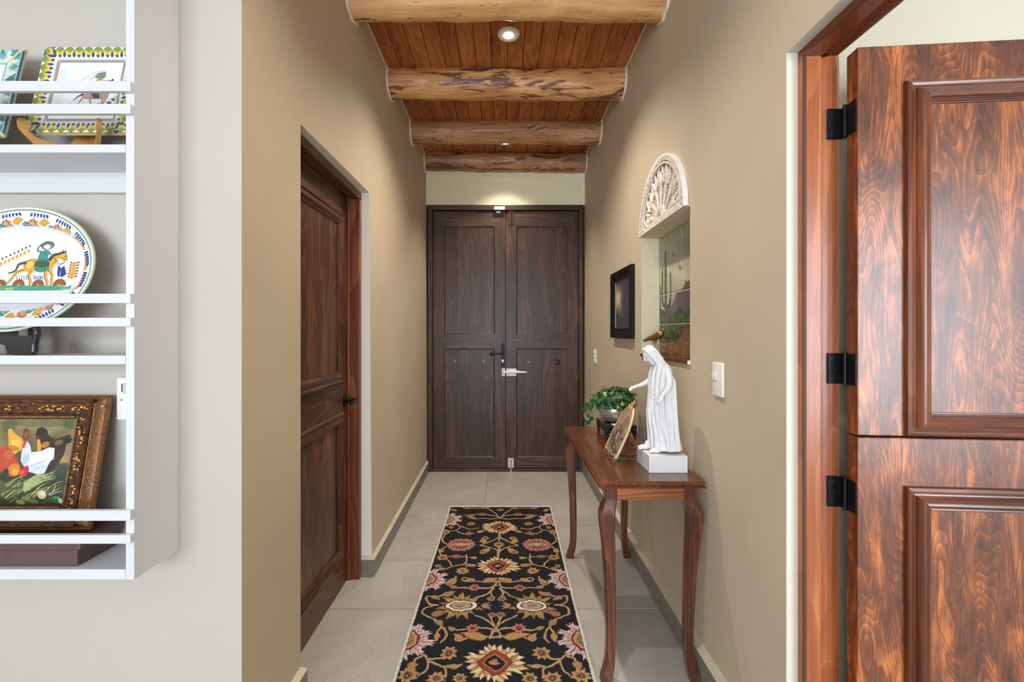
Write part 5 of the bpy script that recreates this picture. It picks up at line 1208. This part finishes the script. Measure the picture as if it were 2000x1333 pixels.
# oval platter with a rider
OC = 0.000329; cv = Canvas(-0.235, 0.235, -0.19, 0.19, 0.00085, WH); cv.T = lambda p: ((p[0]-87)*OC, (612-p[1])*OC); cv.k = OC
cv.a[:] = (238, 238, 240)
el = lambda a, b_, n=90: [(a*math.cos(2*PI*k/n), b_*math.sin(2*PI*k/n)) for k in range(n+1)]
cv.stroke(el(0.2165, 0.1755), 0.006, (214, 220, 190), raw=True); cv.stroke(el(0.2085, 0.1675), 0.0032, (74, 124, 66), raw=True)
nm_ = 16
for k in range(nm_):
    th = 2*PI*(k+0.35)/nm_
    P = lambda f, dt=0.0: ((0.180+0.025*f)*math.cos(th+dt), (0.121+0.043*f)*math.sin(th+dt))
    tg = lambda dt=0.0: math.atan2(0.14*math.cos(th+dt), -0.19*math.sin(th+dt))          # direction along the rim
    cv.petal(P(0.02, 0.20), tg(0.2)+PI+0.35, 0.034, 0.030, (206, 132, 76), True, 0.9)
    for q in (-0.3, -0.1, 0.1, 0.3): cv.stroke([P(0.02, 0.20), (P(0.02, 0.2)[0]+0.032*math.cos(tg(0.2)+PI+0.35+q), P(0.02, 0.2)[1]+0.032*math.sin(tg(0.2)+PI+0.35+q))], 0.0010, (240, 226, 206), raw=True)
    cv.petal(P(0.30, 0.02), tg()+PI+0.15, 0.030, 0.020, (120, 80, 30), True, 0.8); cv.petal(P(0.30, 0.02), tg()+PI+0.15, 0.029, 0.0175, YE_, True, 0.8)
    cv.petal(P(0.16, -0.12), tg(-0.1)+PI-0.5, 0.032, 0.021, (26, 66, 74), True); cv.petal(P(0.18, -0.122), tg(-0.1)+PI-0.5, 0.030, 0.0175, TE, True)
    cv.stroke([P(0.2, -0.125), (P(0.2, -0.125)[0]+0.024*math.cos(tg(-0.1)+PI-0.5), P(0.2, -0.125)[1]+0.024*math.sin(tg(-0.1)+PI-0.5))], 0.0013, (214, 230, 224), raw=True)
    for j in range(6):
        a = th-0.05+0.042*j; p = (0.2035*math.cos(a), 0.161*math.sin(a)); rr_ = math.atan2(math.sin(a)*0.19, math.cos(a)*0.15)
        cv.petal(p, rr_+PI+0.3-0.12*(j-2.5), 0.0145, 0.0062, BL, True, 0.8)
    cv.stroke([P(0.55, 0.12), P(0.1, 0.05)], 0.0015, (30, 40, 70), raw=True)
uu_, vv_ = np.meshgrid(cv.u0+np.arange(cv.W)*cv.px, cv.v0+np.arange(cv.H)*cv.px)
well = (np.abs(uu_/0.180)**2.3+np.abs(vv_/0.1205)**2.3)
mk = np.clip((1-well)*40+0.5, 0, 1)[..., None]; cv.a = cv.a*(1-mk)+np.array((236, 236, 241))*mk
HO = (222, 166, 62)
cv.poly([(-200, 770), (-60, 762), (100, 768), (300, 766), (450, 772), (490, 778), (530, 760), (525, 800), (440, 808), (200, 812), (0, 808), (-200, 815)], (70, 158, 124)); cv.blob((20, 795), 40, 10, 0, (166, 196, 96)); cv.blob((-90, 790), 50, 12, 0, (120, 180, 110)); cv.blob((480, 795), 40, 8, 0, (120, 180, 120))
for (x, r) in ((90, 52), (250, 50), (428, 56), (-60, 50)):
    cv.poly([(x+r*math.cos(a), 768-r*1.05*math.sin(a)) for a in np.linspace(0, PI, 24)], (150, 70, 46))
    for a in np.linspace(0.25, PI-0.25, 7): cv.stroke([(x, 766), (x+r*0.85*math.cos(a), 766-r*0.9*math.sin(a))], 4, (226, 160, 90)); cv.stroke([(x+r*0.3*math.cos(a+.2), 766-r*0.3*math.sin(a+.2)), (x+r*0.95*math.cos(a+.2), 766-r*math.sin(a+.2))], 5, (70, 34, 30))
for x in (60, 80, 100, 120, 140): cv.stroke([(x+10, 720), (x, 685)], 4, INK)
for x in (205, 220, 238, 255, 270): cv.stroke([(x+6, 712), (x, 685)], 7, BL)
# horse
cv.poly([(105, 600), (110, 565), (140, 545), (190, 540), (300, 555), (330, 560), (345, 610), (330, 640), (280, 645), (200, 640), (150, 650), (115, 645)], HO)
cv.poly([(300, 560), (340, 500), (390, 470), (430, 475), (450, 520), (455, 550), (440, 562), (410, 545), (385, 530), (365, 580), (340, 640), (305, 630)], HO)
for q in ([(120, 630), (60, 655), (20, 720), (-5, 750)], [(180, 640), (160, 680), (185, 730), (185, 765)], [(295, 640), (300, 690), (325, 740), (328, 768)], [(320, 630), (350, 670), (360, 720), (362, 766)]): cv.curve(q, 34, HO, 14); cv.curve([(x-10, y) for x, y in q], 3.5, INK)
cv.blob((150, 590), 28, 30, 0, (240, 198, 110)); cv.blob((410, 510), 16, 14, 0.4, (236, 190, 120)); cv.curve([(105, 610), (110, 565), (150, 543), (200, 540)], 4, INK); cv.curve([(455, 550), (450, 515), (430, 478)], 4, INK)
cv.curve([(310, 540), (335, 505), (375, 492), (415, 480)], 30, (74, 60, 40), 16); cv.poly([(400, 480), (412, 452), (420, 478), (434, 455), (436, 485)], (40, 44, 70)); cv.curve([(110, 570), (60, 585), (40, 640), (-10, 660)], 26, (92, 76, 34), 12)
cv.blob((432, 515), 5, 5, 0, INK); cv.curve([(445, 540), (420, 530), (400, 505)], 3, INK); cv.curve([(440, 560), (400, 580), (360, 545), (330, 510)], 4, INK); cv.curve([(440, 568), (395, 590), (350, 560)], 3, BL)
# rider
DR = (62, 140, 128)
cv.poly([(215, 480), (260, 455), (300, 470), (290, 520), (300, 560), (320, 630), (290, 645), (250, 655), (200, 640), (185, 600), (205, 550)], DR); cv.poly([(190, 555), (310, 560), (315, 600), (250, 610), (190, 595)], (58, 86, 62)); cv.curve([(215, 545), (260, 552), (300, 545)], 5, (30, 60, 60))
cv.curve([(225, 470), (195, 465), (200, 430), (225, 405)], 15, DR, 10); cv.curve([(285, 470), (310, 495), (330, 515)], 16, DR, 8); cv.curve([(192, 470), (195, 430), (220, 402)], 3, INK)
for x in (210, 232, 255, 280): cv.curve([(x, 605), (x+3, 650)], 3, (30, 80, 76))
cv.blob((270, 420), 56, 36, -0.1, (92, 104, 92)); cv.blob((268, 428), 44, 26, -0.1, (136, 146, 130)); cv.blob((268, 432), 26, 22, 0, (240, 236, 232)); cv.curve([(250, 440), (262, 455), (285, 450)], 4, INK); cv.curve([(216, 420), (240, 388), (290, 384), (322, 410)], 4, INK)
# sprays
for k in range(6):
    x, y = 470-6*k, 690-24*k; cv.petal(cv.T((420, 690-10*k)), 0.5+0.12*k, 0.022-0.001*k, 0.0075, BL, True)
    cv.petal(cv.T((415, 690-14*k)), PI-0.9+0.05*k, 0.013, 0.005, BL, True)
for k in range(6):
    y = 705-24*k; cv.petal(cv.T((515, y)), 0.55, 0.016, 0.008, YE_, True); cv.petal(cv.T((515, y)), PI-0.55, 0.012, 0.007, YE_, True); cv.petal(cv.T((545, y-14)), 0.3, 0.008, 0.004, (40, 44, 80), True); cv.petal(cv.T((495, y-14)), PI-0.8, 0.006, 0.0035, BL, True)
cv.stroke([(515, 560), (515, 710)], 3, (110, 80, 40))
for k in range(9):
    x = -120+30*k; y = 560-16*k+40; cv.petal(cv.T((x, y-20)), -1.6, 0.013, 0.008, YE_, True); cv.petal(cv.T((x+6, y-40)), 1.9, 0.008, 0.0045, [BL, (50, 44, 40)][k % 2], True)
T = thing('oval_platter', (-1.32, 1.2, 1.357), 'large oval platter painted with a rider on a yellow horse', 'plate')
nr_, na = 170, 640
rr_, aa_ = np.meshgrid(np.linspace(0.004, 1, nr_), np.linspace(0, 2*PI, na, endpoint=False), indexing='ij')
uu, vv = 0.217*rr_*np.cos(aa_), 0.176*rr_*np.sin(aa_)
wl_ = np.abs(uu/0.180)**2.3+np.abs(vv/0.1205)**2.3
dep = -0.020*np.clip((1.12-wl_)/0.30, 0, 1)**0.8*1.0 + 0.004*np.clip((rr_-0.9)/0.1, 0, 1)
dep = np.where(rr_ > 0.995, dep-0.003, dep)
def TO(u, v, n):
    y_ = 1.2275+v*0.182; return np.stack([-1.32+u, y_-n*0.983, 1.5345+v*0.983+n*-0.18], -1)
face = grid_mesh('face', TO(uu, vv, dep), cv.at(uu, vv), m_maj, T, wrap=True)
b = B(); ringf = lambda f, n: [Vector(TO(np.float64(0.217*f*math.cos(2*PI*k/96)), np.float64(0.176*f*math.sin(2*PI*k/96)), np.float64(n))) for k in range(96)]
loft(b, [ringf(1.0, 0.0012), ringf(1.004, -0.002), ringf(0.99, -0.006), ringf(0.72, -0.026), ringf(0.3, -0.027)], 'end'); obj('back', b, plain('cream_glaze', (226, 222, 206)), T, True, 60)
T = thing('plate_easel', (-1.32, 1.2, 1.3016), 'blue-black wooden easel under the oval rider platter', 'easel')
zs_ = 1.3022
for s in (-1, 1):
    xo = -1.32+s*0.118
    b = B(); tube(b, spline([(xo, 1.166, zs_+0.008), (xo, 1.168, zs_+0.03), (xo-s*0.002, 1.176, zs_+0.055), (xo-s*0.001, 1.172, zs_+0.075)], 5), [0.0075]*16, 10); obj('front_post', b, navy_wood, T, True)
    b = B(); d = Vector((-s*0.75, 0.66, 0)).normalized(); nrm = Vector((d.y, -d.x, 0)); o_ = Vector((xo-s*0.008, 1.172, zs_))
    prism(b, [(0, 0), (0.030, 0), (0.034, 0.012), (0.05, 0.026), (0.075, 0.030), (0.10, 0.024), (0.104, 0), (0.125, 0), (0.125, 0.14), (0.115, 0.14), (0.085, 0.05), (0, 0.046)], lambda q: o_+d*q[0]+Vector((0, 0, q[1]))+nrm*q[2], -0.006, 0.006); obj('side_leg', b, navy_wood, T)
b = B(); prism(b, [(-0.11, 0.0), (-0.062, 0.0), (-0.054, 0.02), (-0.03, 0.028), (0.03, 0.028), (0.054, 0.02), (0.062, 0.0), (0.11, 0.0), (0.11, 0.05), (-0.11, 0.05)], lambda q: Vector((-1.32+q[0], 1.178-q[2], zs_+q[1])), 0, 0.010); obj('front_rail', b, navy_wood, T)

# brown box, hen picture on it, clear stand
T = thing('brown_box', (-1.35, 1.22, 0.7595), 'flat dark brown lidded box on the lowest rack shelf', 'box')
obj('body', box(B(), -1.64, -1.092, 1.166, 1.288, 0.760, 0.803, 0.004, 2), brown_box, T); obj('lid', box(B(), -1.655, -1.077, 1.158, 1.296, 0.8035, 0.824, 0.005, 2), brown_box, T)
HT = thing('hen_painting', (-1.3, 1.23, 0.824), 'oil painting of hens in a heavy worn gilt frame on the brown box', 'painting')
lean = 0.185; fu1 = -1.112; fu0 = -1.52; fh = 0.360
vdir = Vector((0, lean, 1)).normalized(); nd_ = Vector((0, -1, lean)).normalized()
def TH(q): return Vector((q[0], 1.2195+0.012, 0.8265))+vdir*q[1]+nd_*q[2]
for k in range(4):
    b = B(); side_rect(b, fu0, fu1, 0, fh, [(0, 0.0), (0, 0.008), (0.004, 0.012), (0.008, 0.010), (0.016, 0.014), (0.022, 0.024), (0.026, 0.026), (0.030, 0.022)], TH, k); obj('outer_moulding', b, gilt, HT, True, 35)
    b = B(); side_rect(b, fu0+0.030, fu1-0.030, 0.012, fh-0.012, [(0, 0.0), (0, 0.026), (0.003, 0.030), (0.007, 0.029), (0.010, 0.025), (0.030, 0.017), (0.036, 0.018), (0.039, 0.022), (0.043, 0.018), (0.046, 0.019), (0.049, 0.014), (0.052, 0.013), (0.055, 0.008), (0.056, 0.0)], TH, k); obj('inner_moulding', b, gilt_dark, HT, True, 35)
pu0, pu1, pv0, pv1 = fu0+0.083, fu1-0.083, 0.066, fh-0.066
b = B(); orn = random.Random(8)
for (uc, vc, hor) in ((fu1-0.055, fh-0.036, 1), (fu1-0.055, 0.036, 1), (-1.275, fh-0.034, 1), (-1.275, 0.036, 1), (fu1-0.052, fh/2, 0), (-1.40, fh-0.034, 1), (fu1-0.05, fh-0.09, 0), (fu1-0.05, 0.09, 0)):
    for q in range(16):
        a, r = orn.gauss(0, 0.022), orn.gauss(0, 0.0055); du, dv = (a, r) if hor else (r, a)
        ellipsoid(b, TH((uc+du, vc+dv, 0.021)), (orn.uniform(.003, .006), orn.uniform(.003, .005), orn.uniform(.002, .004)), None, 8, 5)
obj('ornaments', b, plain('bright_worn_gilt', (196, 152, 92), 0.38, 0.6, var=0.3, nscale=120), HT, True)['kind'] = 'stuff'
b = B()
for k in range(46):
    u = pu0+(pu1-pu0)*(k+0.5)/46
    for v in (pv1+0.006, pv0-0.006): ellipsoid(b, TH((u, v, 0.0165)), (0.0024, 0.0024, 0.0022), None, 6, 4)
for k in range(40):
    v = pv0+(pv1-pv0)*(k+0.5)/40; ellipsoid(b, TH((pu1+0.006, v, 0.0165)), (0.0022, 0.0022, 0.0026), None, 6, 4)
obj('beading', b, plain('bright_worn_gilt', (196, 152, 92)), HT, True)['kind'] = 'stuff'
cv = Canvas(0, pu1-pu0, 0, pv1-pv0, 0.0009, (120, 108, 76)); PW, PH = pu1-pu0, pv1-pv0
kk = 1/2525.0*PH/0.206*0.9
def THn(p):
    t = (p[1]-250)/520.0; return (PW-((497-97*t)-p[0])/2525.0, PH*(1-t))
cv.T = THn; cv.k = 1/2525.0
U, V = np.meshgrid(np.arange(cv.W)*cv.px, np.arange(cv.H)*cv.px); n1 = fbm(U, V, 45, 21)
t_ = np.clip(V/PH, 0, 1)[..., None]
cv.a = np.array((52, 56, 34))*(1-t_)+np.array((146, 128, 88))*t_+n1[..., None]*np.array((16, 15, 12))
cv.blob((250, 275), 300, 26, 0, (92, 92, 58), al=0.6); cv.blob((450, 280), 60, 34, 0.2, (74, 92, 52), al=0.8); cv.blob((430, 440), 90, 50, 0.1, (170, 140, 92), al=0.7); cv.blob((410, 500), 80, 20, 0, (186, 154, 100), al=0.7); cv.blob((20, 290), 50, 50, 0, (86, 96, 60), al=0.7)
cv.blob((280, 600), 330, 70, 0, (40, 52, 42), al=0.85); cv.blob((380, 560), 120, 40, 0, (52, 66, 50), al=0.8)
# dark hen
cv.poly([(215, 400), (205, 350), (215, 310), (250, 298), (285, 315), (300, 355), (345, 375), (400, 360), (450, 345), (455, 375), (420, 410), (410, 460), (360, 540), (300, 580), (240, 540), (225, 460)], (52, 40, 34)); cv.blob((250, 335), 36, 34, 0, (40, 34, 32)); cv.poly([(215, 380), (235, 375), (250, 420), (240, 460), (222, 455)], (214, 158, 62)); cv.blob((275, 410), 30, 20, -0.4, (184, 122, 56)); cv.blob((370, 395), 30, 18, -0.3, (126, 82, 48)); cv.blob((222, 365), 8, 14, 0, (150, 50, 40)); cv.blob((430, 385), 30, 22, -0.4, (34, 30, 32))
# yellow hen
cv.poly([(10, 320), (30, 305), (60, 340), (110, 370), (125, 400), (110, 440), (60, 470), (20, 440), (15, 370)], (226, 168, 56)); cv.blob((70, 400), 34, 26, 0.3, (238, 190, 84)); cv.blob((55, 430), 40, 16, 0.3, (196, 128, 42)); cv.poly([(120, 320), (140, 298), (160, 330), (158, 370), (130, 385), (112, 360)], (120, 60, 44)); cv.blob((140, 345), 12, 20, 0, (160, 84, 60))
# white hen
cv.poly([(125, 395), (150, 390), (172, 420), (178, 455), (240, 450), (300, 425), (340, 430), (335, 480), (300, 530), (270, 585), (220, 590), (150, 570), (105, 510), (110, 450)], (214, 220, 232)); cv.blob((200, 500), 70, 34, -0.1, (232, 236, 242)); cv.blob((300, 465), 36, 20, -0.5, (240, 242, 246)); cv.blob((140, 500), 26, 34, 0.2, (194, 202, 220)); cv.blob((128, 412), 15, 22, 0.2, (214, 78, 84)); cv.blob((150, 425), 18, 26, 0, (226, 226, 232)); cv.curve([(180, 540), (230, 520), (300, 500)], 8, (176, 186, 206)); cv.curve([(200, 560), (240, 550), (280, 540)], 7, (180, 190, 208))
for k in range(6): cv.curve([(270, 470+12*k), (310, 455+10*k), (338, 436+12*k)], 5, (250, 250, 252))
# red rooster with bent head
cv.poly([(-60, 430), (0, 410), (40, 440), (80, 500), (105, 545), (100, 590), (60, 605), (30, 600), (0, 590), (-60, 560)], (186, 74, 44)); cv.blob((60, 560), 42, 40, 0.4, (224, 128, 48)); cv.blob((20, 470), 36, 30, 0.3, (204, 96, 60)); cv.blob((70, 575), 24, 22, 0.4, (240, 164, 70)); cv.poly([(100, 560), (130, 545), (155, 535), (165, 560), (150, 590), (125, 600), (110, 620), (98, 600)], (206, 40, 44)); cv.blob((118, 578), 14, 12, 0, (232, 96, 80)); cv.blob((0, 590), 24, 40, 0, (40, 54, 44))
# straw, greens, egg
for k in range(46):
    x = rng.uniform(-20, 300); y = rng.uniform(640, 760); l = rng.uniform(50, 130); c = [(176, 182, 92), (122, 140, 66), (206, 204, 130), (84, 110, 58)][rng.integers(4)]
    cv.curve([(x, y), (x+l*0.5, y-l*0.35), (x+l, y-l*0.5)], rng.uniform(4, 9), c, 2)
for k in range(16): cv.curve([(130, 690-3*k), (230, 650-4*k), (330+rng.uniform(-30, 30), 590+rng.uniform(-30, 40))], 7, [(170, 178, 110), (132, 150, 84), (204, 206, 150)][k % 3], 2)
cv.blob((255, 712), 34, 26, 0.6, (206, 192, 156)); cv.blob((262, 705), 18, 14, 0.6, (230, 220, 190))
for q in ([(300, 710), (340, 690), (380, 670)], [(310, 715), (350, 700), (395, 690)], [(330, 695), (345, 670), (350, 650)]): cv.curve(q, 6, (214, 216, 200), 3)
for (x, y, c) in ((150, 735, (120, 140, 84)), (200, 750, (92, 120, 70)), (360, 735, (90, 150, 100)), (390, 750, (200, 216, 196)), (340, 745, (60, 96, 64)), (110, 755, (140, 150, 96))): cv.blob((x, y), 34, 14, 0.2, c)
cv.a += n1[..., None]*4; cv.speckle(3)
uu, vv = np.meshgrid(np.linspace(0, PW, 270), np.linspace(0, PH, 250))
Pn = np.array(TH((0, 0, 0)))+(pu0+uu)[..., None]*np.array((1, 0, 0))+(pv0+vv)[..., None]*np.array(vdir)+0.009*np.array(nd_)
grid_mesh('canvas', Pn, cv.at(uu, vv), painted('oil_paint', 0.3, 0.3, 0.15, 300), HT)
ac, nt, bs = newmat('clear_acrylic'); bs.inputs['Base Color'].default_value = (0.96, 0.97, 0.98, 1); bs.inputs['Transmission Weight'].default_value = 1.0; bs.inputs['Roughness'].default_value = 0.03; bs.inputs['IOR'].default_value = 1.2
b = B(); prism(b, [(0, 0), (0.03, 0), (0.032, 0.003), (0.006, 0.006), (0.004, 0.06), (0, 0.06)], lambda q: Vector((-1.345+q[2], 1.168+q[0], 0.8248+q[1])), 0, 0.032)
o = obj('acrylic_stop', b, ac); tag(o, 'clear acrylic bracket standing before the hen painting', 'bracket')
